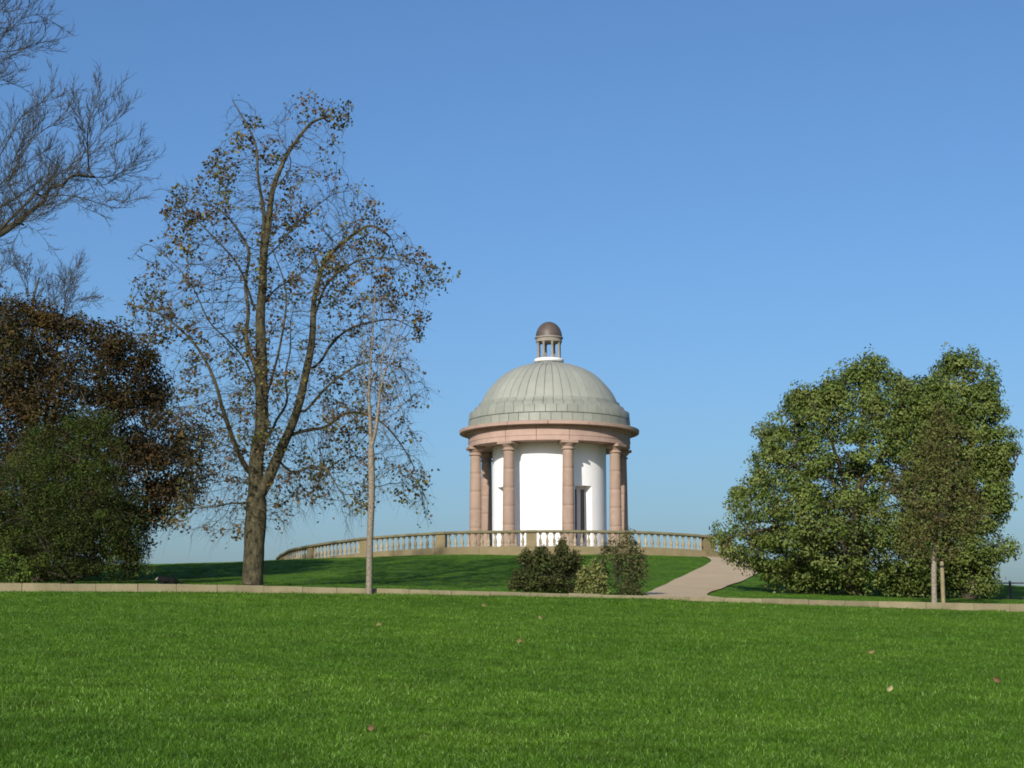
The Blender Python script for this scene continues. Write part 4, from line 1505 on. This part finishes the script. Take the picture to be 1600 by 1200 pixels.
leafy('green_shrub', 'large dark green shrub with small leaves at the left behind the wall', 'shrub', 50.0, (110, 908),
      [[(110, 914), (112, 880), (115, 830), (120, 770), (125, 700), (128, 660)], [(110, 905), (70, 850, -.4), (40, 780, -.6), (20, 720, -.7)], [(110, 905), (160, 850, -.4), (190, 780, -.6), (205, 720, -.6)],
       [(110, 905), (30, 880, .3), (-40, 840, .5)], [(110, 905), (180, 885, .2), (225, 880, .2)], [(112, 880), (130, 820, -1.0), (150, 740, -1.4)], [(110, 905), (90, 860, -1.1), (80, 780, -1.6)]],
      [([(-90, 720), (-20, 730), (20, 690), (45, 700), (70, 655), (100, 668), (130, 630), (160, 650), (175, 640), (198, 690), (190, 730), (215, 745), (210, 790), (232, 820), (222, 850), (242, 868), (238, 895), (200, 908), (-90, 912)], 1300, 0.8, 0.45, 2.6)],
      0.10, 0.17, 1.2, 0.26, [(0.034, 0.052, 0.010), (0.052, 0.076, 0.014), (0.023, 0.033, 0.009), (0.080, 0.104, 0.020), (0.052, 0.043, 0.015)], [0.32, 0.26, 0.2, 0.12, 0.10],
      (0.05, 0.09), 22, 0.24, M['leaf_dull'], M['bark_dark'], bias=(0, 0, 0.15), fill=0.8, holes=0.06, clumps=(230, 240, 0.38, 0.8), rag=9, jit=0.45, maxn=4500, aspect=0.42, sprays=3)
leafy('low_plant', 'small yellow-green leafy plant in the lower left corner by the wall', 'plant', 47.0, (15, 905),
      [[(15, 913), (16, 895), (18, 875)], [(15, 908), (0, 890), (-8, 870)], [(15, 908), (35, 895), (45, 880)]],
      [([(-40, 862), (0, 858), (25, 865), (50, 890), (48, 911), (-40, 911)], 150, 0.7, 0.2, 0.6)],
      0.02, 0.08, 0.7, 0.14, [(0.12, 0.17, 0.025), (0.08, 0.12, 0.022), (0.05, 0.08, 0.02)], [0.4, 0.35, 0.25], (0.05, 0.09), 9, 0.10, M['leaf_dull'], M['bark_dark'], maxn=900, r_tip=0.004)

# ---- shrubs below the balustrade
leafy('dark_bush', 'dense dark green bush with a few pointed tops behind the wall below the temple', 'bush', 46.8, (860, 925),
      [[(860, 930), (858, 905), (850, 880), (846, 860)], [(860, 926), (835, 900, -.1), (824, 875, -.1), (823, 860)], [(860, 926), (880, 900, .1), (880, 870, .1), (878, 843, .1)],
       [(860, 926), (825, 915, -.2), (805, 905, -.2)], [(860, 926), (895, 905, -.2), (905, 880, -.2)], [(860, 926), (865, 900, -.4), (866, 875, -.5)]],
      [([(796, 926), (795, 908), (806, 898), (808, 880), (816, 866), (822, 857), (830, 868), (838, 858), (850, 853), (858, 866), (868, 868), (873, 850), (878, 836), (884, 852), (888, 865), (902, 862), (910, 872), (914, 900), (918, 927)], 700, 0.7, 0.3, 0.9)],
      0.03, 0.07, 0.8, 0.13, [(0.045, 0.055, 0.016), (0.062, 0.072, 0.020), (0.036, 0.036, 0.016), (0.10, 0.105, 0.032)], [0.35, 0.3, 0.2, 0.15], (0.05, 0.095), 12, 0.12, M['leaf_dull'], M['bark_dark'], bias=(0, 0, 0.2), fill=1.2, holes=0.2, hfreq=4.5, sprays=2, maxn=2500, r_tip=0.004)
leafy('pale_bush', 'small pale yellow-green bush between the dark bush and the airy shrub', 'bush', 46.3, (926, 927),
      [[(926, 931), (926, 910), (928, 890)], [(926, 928), (915, 908), (914, 895)], [(926, 928), (938, 912), (936, 895)]],
      [([(900, 928), (904, 900), (910, 880), (920, 888), (929, 872), (940, 886), (948, 905), (950, 928)], 210, 0.7, 0.2, 0.5)],
      0.018, 0.06, 0.6, 0.10, [(0.20, 0.215, 0.065), (0.15, 0.17, 0.05), (0.24, 0.23, 0.085)], [0.4, 0.35, 0.25], (0.05, 0.09), 9, 0.09, M['leaf'], M['bark_dark'], maxn=900, r_tip=0.004)
leafy('airy_shrub', 'thin brown-green shrub whose tips overlap the balustrade', 'shrub', 46.9, (970, 927),
      [[(970, 932), (968, 905), (964, 875), (962, 845), (960, 836)], [(970, 928), (985, 900, .1), (990, 870, .1), (988, 838, .1)], [(970, 928), (945, 905, -.1), (940, 880, -.1), (938, 862)],
       [(970, 928), (998, 910, -.1), (1003, 890, -.1), (1004, 868, -.1)], [(970, 928), (972, 890, .3), (975, 855, .3)], [(970, 928), (958, 900, -.3), (952, 870, -.3)]],
      [([(928, 929), (935, 880), (940, 860), (950, 848), (955, 832), (966, 838), (975, 832), (988, 828), (996, 845), (1002, 858), (1008, 870), (1010, 895), (1007, 929)], 420, 0.65, 0.25, 0.8)],
      0.025, 0.07, 0.8, 0.13, [(0.12, 0.125, 0.045), (0.10, 0.078, 0.04), (0.085, 0.10, 0.032), (0.14, 0.10, 0.055), (0.055, 0.066, 0.024)], [0.32, 0.10, 0.34, 0.04, 0.20], (0.05, 0.09), 8, 0.12, M['leaf'], M['bark_dark'], fill=1.2, bias=(0, 0, 0.25), holes=0.26, hfreq=4.0, sprays=3, maxn=2000, r_tip=0.004)

# ------------------------------------------------------------------ stake beside the young tree
sp = pt(1474, 945, 46.35)
gz = ground_z(sp[0], sp[1])
top = float(pt(1473, 877, 46.35)[2])
st = empty('tree_stake', (sp[0], sp[1], gz - 0.05), 'round timber stake beside the pale trunk of the young tree', 'stake')
hst = top - gz + 0.05
MB().lathe([(0.058, 0), (0.056, hst * 0.5), (0.052, hst - 0.05), (0.044, hst - 0.012), (0.03, hst), (0.001, hst + 0.004)], n=14).build('post', M['timber'], st)
MB().lathe([(0.058, hst - 0.17), (0.062, hst - 0.165), (0.062, hst - 0.115), (0.057, hst - 0.11)], n=14).build('tie', M['rubber'], st)

# ------------------------------------------------------------------ iron fence at right
FY = 60.0
fx = [pt(px, 911, FY)[0] for px in (1436, 1507, 1578, 1649, 1720)]
fz = float(pt(1578, 909, FY)[2])
fence = empty('iron_fence', (fx[0], FY, ground_z(fx[0], FY)), 'thin dark iron railing at the far right beyond the wall', 'fence')
FO = np.array(fence.location)
for X in fx:
    g = ground_z(X, FY)
    MB().box(X - FO[0] - 0.035, X - FO[0] + 0.035, -0.035, 0.035, g - FO[2] - 0.1, fz - FO[2] + 0.03, 0.008).build('post', M['iron'], fence)
for dz, nm in ((-0.045, 'top_rail'), (-0.55, 'lower_rail')):
    for a, c in zip(fx[:-1], fx[1:]):
        MB().box(a - FO[0] + 0.036, c - FO[0] - 0.036, -0.018, 0.018, fz - FO[2] + dz - 0.022, fz - FO[2] + dz + 0.022).build(nm, M['iron'], fence)
for a, c in zip(fx[:-1], fx[1:]):
    for k in range(1, 4):
        X = a + (c - a) * k / 4
        g = ground_z(X, FY)
        MB().box(X - FO[0] - 0.014, X - FO[0] + 0.014, -0.014, 0.014, g - FO[2] - 0.05, fz - FO[2] - 0.573).build('upright', M['iron'], fence)

# ------------------------------------------------------------------ dog lying on the grass behind the wall
def dog():
    Y0 = 46.6
    p0 = pt(262, 911, Y0)
    g = ground_z(p0[0], Y0)
    me = bpy.data.meshes.new('dog')
    # head to the left, body along X; one vertex per joint
    J = {'hip': (0.20, 0, 0.12, 0.095, 0.105), 'loin': (0.08, 0, 0.145, 0.085, 0.10), 'chest': (-0.08, 0, 0.145, 0.095, 0.115), 'neck': (-0.17, -0.01, 0.18, 0.065, 0.075),
         'skull': (-0.235, -0.02, 0.195, 0.055, 0.058), 'muzzle': (-0.30, -0.03, 0.165, 0.03, 0.03), 'nose': (-0.325, -0.035, 0.155, 0.018, 0.018),
         'tail1': (0.30, 0.02, 0.10, 0.035, 0.035), 'tail2': (0.37, 0.0, 0.06, 0.03, 0.03), 'tail3': (0.42, -0.05, 0.04, 0.012, 0.012)}
    E = [('hip', 'loin'), ('loin', 'chest'), ('chest', 'neck'), ('neck', 'skull'), ('skull', 'muzzle'), ('muzzle', 'nose'), ('hip', 'tail1'), ('tail1', 'tail2'), ('tail2', 'tail3')]
    for s, nm in ((-1, 'a'), (1, 'b')):
        J['sh' + nm] = (-0.12, s * 0.075, 0.10, 0.05, 0.055); J['el' + nm] = (-0.09, s * 0.085, 0.05, 0.035, 0.038)
        J['wr' + nm] = (-0.22, s * 0.085, 0.032, 0.025, 0.025); J['pw' + nm] = (-0.29, s * 0.085, 0.028, 0.026, 0.022)
        E += [('chest', 'sh' + nm), ('sh' + nm, 'el' + nm), ('el' + nm, 'wr' + nm), ('wr' + nm, 'pw' + nm)]
        J['kn' + nm] = (0.09, s * 0.115, 0.09, 0.05, 0.055); J['hk' + nm] = (0.22, s * 0.12, 0.04, 0.028, 0.03); J['ft' + nm] = (0.11, s * 0.13, 0.028, 0.024, 0.022)
        E += [('hip', 'kn' + nm), ('kn' + nm, 'hk' + nm), ('hk' + nm, 'ft' + nm)]
        J['ear' + nm] = (-0.215, s * 0.04 - 0.02, 0.245, 0.02, 0.014); J['et' + nm] = (-0.20, s * 0.055 - 0.02, 0.275, 0.006, 0.006)
        E += [('skull', 'ear' + nm), ('ear' + nm, 'et' + nm)]
    names = list(J)
    me.from_pydata([J[k][:3] for k in names], [(names.index(a), names.index(c)) for a, c in E], [])
    o = link('dog', me)
    md = o.modifiers.new('skin', 'SKIN'); md.use_smooth_shade = True
    sk = me.skin_vertices[0].data
    for i, k in enumerate(names):
        sk[i].radius = J[k][3:5]
        sk[i].use_root = (k == 'chest')
    o.modifiers.new('sub', 'SUBSURF').levels = 2
    o.modifiers['sub'].render_levels = 2
    dg = bpy.context.evaluated_depsgraph_get()
    nm_ = bpy.data.meshes.new_from_object(o.evaluated_get(dg))
    bpy.data.objects.remove(o)
    nm_.name = 'dog'
    m, nt, b = new_mat('dog_coat')
    N, L = nt.nodes, nt.links
    tc = N.new('ShaderNodeTexCoord')
    sep = N.new('ShaderNodeSeparateXYZ'); L.new(tc.outputs['Object'], sep.inputs[0])
    nz = N.new('ShaderNodeTexNoise'); nz.inputs['Scale'].default_value = 11; nz.inputs['Detail'].default_value = 3
    L.new(tc.outputs['Object'], nz.inputs['Vector'])
    # white muzzle and chest blaze towards the head, white feet
    a = N.new('ShaderNodeMath'); a.operation = 'MULTIPLY_ADD'; a.inputs[1].default_value = 0.12; L.new(nz.outputs['Fac'], a.inputs[0]); L.new(sep.outputs['X'], a.inputs[2])
    c1 = N.new('ShaderNodeMath'); c1.operation = 'LESS_THAN'; c1.inputs[1].default_value = -0.205; L.new(a.outputs[0], c1.inputs[0])
    a2 = N.new('ShaderNodeMath'); a2.operation = 'MULTIPLY_ADD'; a2.inputs[1].default_value = 0.10; L.new(nz.outputs['Fac'], a2.inputs[0]); L.new(sep.outputs['Z'], a2.inputs[2])
    c2 = N.new('ShaderNodeMath'); c2.operation = 'LESS_THAN'; c2.inputs[1].default_value = 0.082; L.new(a2.outputs[0], c2.inputs[0])
    mxm = N.new('ShaderNodeMath'); mxm.operation = 'MAXIMUM'; L.new(c1.outputs[0], mxm.inputs[0]); L.new(c2.outputs[0], mxm.inputs[1])
    mx = N.new('ShaderNodeMixRGB'); mx.inputs['Color1'].default_value = (0.006, 0.006, 0.006, 1); mx.inputs['Color2'].default_value = (0.22, 0.215, 0.18, 1)
    L.new(mxm.outputs[0], mx.inputs['Fac']); L.new(mx.outputs['Color'], b.inputs['Base Color'])
    b.inputs['Roughness'].default_value = 0.85; b.inputs['Specular IOR Level'].default_value = 0.1
    nm_.materials.append(m)
    o = link('dog', nm_, None, None, (p0[0], Y0, g))
    tag(o, 'black and white dog lying on the grass just behind the wall', 'dog')


dog()

# ------------------------------------------------------------------ fallen leaves on the lawn
spots = [(1391, 1085, 0.075, (0.36, 0.33, 0.13), 'pale yellow fallen leaf, largest on the lawn at right', 0.45),
         (1362, 1025, 0.10, (0.25, 0.185, 0.055), 'tan fallen leaf lying flat on the lawn above the pale yellow one', 0.15),
         (1558, 1071, 0.085, (0.17, 0.095, 0.03), 'red-brown fallen leaf near the right edge of the lawn', 0.3),
         (580, 1149, 0.06, (0.15, 0.09, 0.03), 'small red-brown fallen leaf near the bottom of the lawn, left of centre', 0.3),
         (757, 951, 0.13, (0.25, 0.19, 0.055), 'orange-tan fallen leaf on the lawn close below the wall', 0.3),
         (812, 1008, 0.09, (0.26, 0.18, 0.05), 'orange fallen leaf on the middle of the lawn', 0.3),
         (845, 970, 0.11, (0.26, 0.205, 0.06), 'light tan fallen leaf on the lawn below the dark bush', 0.3),
         (592, 981, 0.09, (0.22, 0.185, 0.06), 'tan fallen leaf on the lawn below the slender tree', 0.3)]
for px, py, s, col, lab, tilt in spots:
    p = cast_lawn(px, py)
    m, nt, b = new_mat('fallen_leaf')
    N, L = nt.nodes, nt.links
    tc = N.new('ShaderNodeTexCoord'); nz = N.new('ShaderNodeTexNoise'); nz.inputs['Scale'].default_value = 40
    L.new(tc.outputs['Object'], nz.inputs['Vector'])
    mx = N.new('ShaderNodeMixRGB'); mx.inputs['Color1'].default_value = (*col, 1); mx.inputs['Color2'].default_value = (*(q * 0.6 for q in col), 1)
    L.new(nz.outputs['Fac'], mx.inputs['Fac']); L.new(mx.outputs['Color'], b.inputs['Base Color']); b.inputs['Roughness'].default_value = 0.7
    outl = [(0, -0.62), (0.30, -0.48), (0.52, -0.12), (0.44, 0.22), (0.2, 0.5), (0, 0.72), (-0.2, 0.5), (-0.46, 0.2), (-0.5, -0.15), (-0.28, -0.5)]
    th = 0.002
    top_ = [(x_ * s, y_ * s, s * (0.28 * x_ * x_ + 0.14 * y_ * y_)) for x_, y_ in outl] + [(0, 0, 0)]
    bot_ = [(x_, y_, z_ - th) for x_, y_, z_ in top_]
    nO = len(outl)
    fs = [(i, (i + 1) % nO, nO) for i in range(nO)]
    fs += [(nO + 1 + (i + 1) % nO, nO + 1 + i, 2 * nO + 1) for i in range(nO)]
    fs += [(i, nO + 1 + i, nO + 1 + (i + 1) % nO, (i + 1) % nO) for i in range(nO)]
    mb = MB().add(top_ + bot_, fs, True)
    w = 0.012 * s
    mb.add([(-w, -0.62 * s, 0.054 * s), (w, -0.62 * s, 0.054 * s), (w, -0.95 * s, 0.16 * s), (-w, -0.95 * s, 0.16 * s), (0, -0.62 * s, 0.054 * s - 2 * w), (0, -0.95 * s, 0.16 * s - 2 * w)],
           [(0, 3, 2, 1), (0, 4, 5, 3), (1, 2, 5, 4)])
    o = mb.build('fallen_leaf', m, None, (p[0], p[1], p[2] + 0.06))
    o.rotation_euler = (0.35 + tilt, random.uniform(-0.3, 0.3), random.uniform(-0.8, 0.8))
    tag(o, lab, 'leaf', 'fallen leaves on the lawn')

# ------------------------------------------------------------------ grass
def blade_tuft(name, n, rad, h0, h1, w):
    """one tuft of curved blades"""
    vs, fs, cols = [], [], []
    for i in range(n):
        a, r = rng.uniform(0, 2 * PI), rad * math.sqrt(rng.random())
        bx, by = r * math.cos(a), r * math.sin(a)
        h = rng.uniform(h0, h1); lean = rng.normal(0, 0.40, 2) * h
        fa = rng.uniform(0, 2 * PI); wx, wy = math.cos(fa) * w / 2, math.sin(fa) * w / 2
        b0 = len(vs)
        vs += [(bx - wx, by - wy, -0.01), (bx + wx, by + wy, -0.01),
               (bx + lean[0] * 0.3 + wx * 0.8, by + lean[1] * 0.3 + wy * 0.8, h * 0.6), (bx + lean[0] * 0.3 - wx * 0.8, by + lean[1] * 0.3 - wy * 0.8, h * 0.6),
               (bx + lean[0] * 1.1, by + lean[1] * 1.1, h * 0.96)]
        fs += [(b0, b0 + 1, b0 + 2), (b0, b0 + 2, b0 + 3), (b0 + 3, b0 + 2, b0 + 4)]
        c = np.array((1.0, 1.0, 1.0)) * rng.uniform(0.45, 1.5)
        if rng.random() < 0.07: c = np.array((3.3, 2.3, 8.0)) * rng.uniform(0.8, 1.4)  # a few pale blades: sun glints put into the blade colour
        cols += [(*c, 1)] * 5
    me = mesh_np(name, np.array(vs), np.array(fs), False, np.array(cols))
    me.materials.append(M['blade'])
    return bpy.data.objects.new(name, me)


def scatter(name, label, pts_, scales, protos, parent=None):
    me = bpy.data.meshes.new(name)
    n = len(pts_)
    me.vertices.add(n); me.vertices.foreach_set('co', np.asarray(pts_, np.float32).ravel())
    for nm, ty, arr in (('sc', 'FLOAT', scales), ('rot', 'FLOAT', rng.uniform(0, 2 * PI, n)), ('kind_id', 'INT', rng.integers(0, len(protos), n))):
        at = me.attributes.new(nm, ty, 'POINT')
        at.data.foreach_set('value', np.asarray(arr, np.float32 if ty == 'FLOAT' else np.int32))
    o = link(name, me)
    ng = bpy.data.node_groups.new(name, 'GeometryNodeTree')
    ng.interface.new_socket('Geometry', in_out='INPUT', socket_type='NodeSocketGeometry')
    ng.interface.new_socket('Geometry', in_out='OUTPUT', socket_type='NodeSocketGeometry')
    N, L = ng.nodes, ng.links
    gi, go = N.new('NodeGroupInput'), N.new('NodeGroupOutput')
    jn = N.new('GeometryNodeJoinGeometry')
    def attr(nm, ty):
        a = N.new('GeometryNodeInputNamedAttribute'); a.data_type = ty; a.inputs['Name'].default_value = nm
        return a.outputs[0]
    rot = N.new('ShaderNodeCombineXYZ'); L.new(attr('rot', 'FLOAT'), rot.inputs['Z'])
    sc_ = attr('sc', 'FLOAT'); kd = attr('kind_id', 'INT')
    for k, pr in enumerate(protos):
        oi = N.new('GeometryNodeObjectInfo'); oi.inputs['Object'].default_value = pr; oi.inputs['As Instance'].default_value = True
        cm = N.new('FunctionNodeCompare'); cm.data_type = 'INT'; cm.operation = 'EQUAL'
        ia = [s for s in cm.inputs if s.type == 'INT']
        L.new(kd, ia[0]); ia[1].default_value = k
        ip = N.new('GeometryNodeInstanceOnPoints')
        L.new(gi.outputs[0], ip.inputs['Points']); L.new(cm.outputs[0], ip.inputs['Selection']); L.new(oi.outputs['Geometry'], ip.inputs['Instance'])
        L.new(rot.outputs[0], ip.inputs['Rotation']); L.new(sc_, ip.inputs['Scale'])
        L.new(ip.outputs[0], jn.inputs[0])
    L.new(jn.outputs[0], go.inputs[0])
    md = o.modifiers.new('scatter', 'NODES'); md.node_group = ng
    me.materials.append(M['blade'])
    tag(o, label, 'grass', None, 'stuff')
    return o


protos = [blade_tuft('grass_tuft', 110, 0.17, 0.022, 0.062, 0.0048) for _ in range(4)]


def lawn_points():
    out, sc_ = [], []
    for y0, y1, dens, s0 in ((8.5, 16, 85, 0.9), (16, 26, 50, 1.0), (26, 36, 34, 1.15), (36, 44.95, 30, 1.25)):
        xm = 0.31 * y1 + 7.0
        n = int((y1 - y0) * 2 * xm * dens)
        q = np.c_[rng.uniform(-xm, xm, n), rng.uniform(y0, y1, n)]
        q = q[np.abs(q[:, 0]) < 0.31 * q[:, 1] + 7.0]
        out.append(q); sc_.append(s0 * rng.uniform(0.75, 1.25, len(q)))
    n = 2000
    out.append(np.c_[rng.uniform(-22, 22, n), rng.uniform(44.72, 44.97, n)]); sc_.append(rng.uniform(0.9, 1.35, n) * np.where(rng.random(n) < 0.12, 1.7, 1.0))
    q = np.concatenate(out); s = np.concatenate(sc_)
    return np.c_[q, z_lawn(q[:, 0], q[:, 1])], s


lp, ls = lawn_points()
scatter('lawn_grass', 'short green lawn grass filling the foreground', lp, ls, protos)
n = 40000
q = np.c_[rng.uniform(-36, 36, n), rng.uniform(45.35, 92, n)]
keep_ = (np.hypot(q[:, 0] - TX, q[:, 1] - D) > RB + 0.25) & (np.abs(q[:, 0]) < 0.31 * q[:, 1] + 8.0)
# off the path: compare with the edges at the same distance up the slope
ly = np.interp(q[:, 1], pl[:, 1], pl[:, 0]); ry = np.interp(q[:, 1], pr[:, 1], pr[:, 0])
on = (q[:, 0] > ly - 0.06) & (q[:, 0] < ry + 0.06) & (q[:, 1] < max(pl[:, 1].max(), pr[:, 1].max()))
q = q[keep_ & ~on]
scatter('hill_grass', 'mown green grass on the hill below the temple', np.c_[q, z_hill(q[:, 0], q[:, 1]) - 0.012], rng.uniform(0.6, 0.9, len(q)), protos[:3])
print('grass', len(lp), len(q))
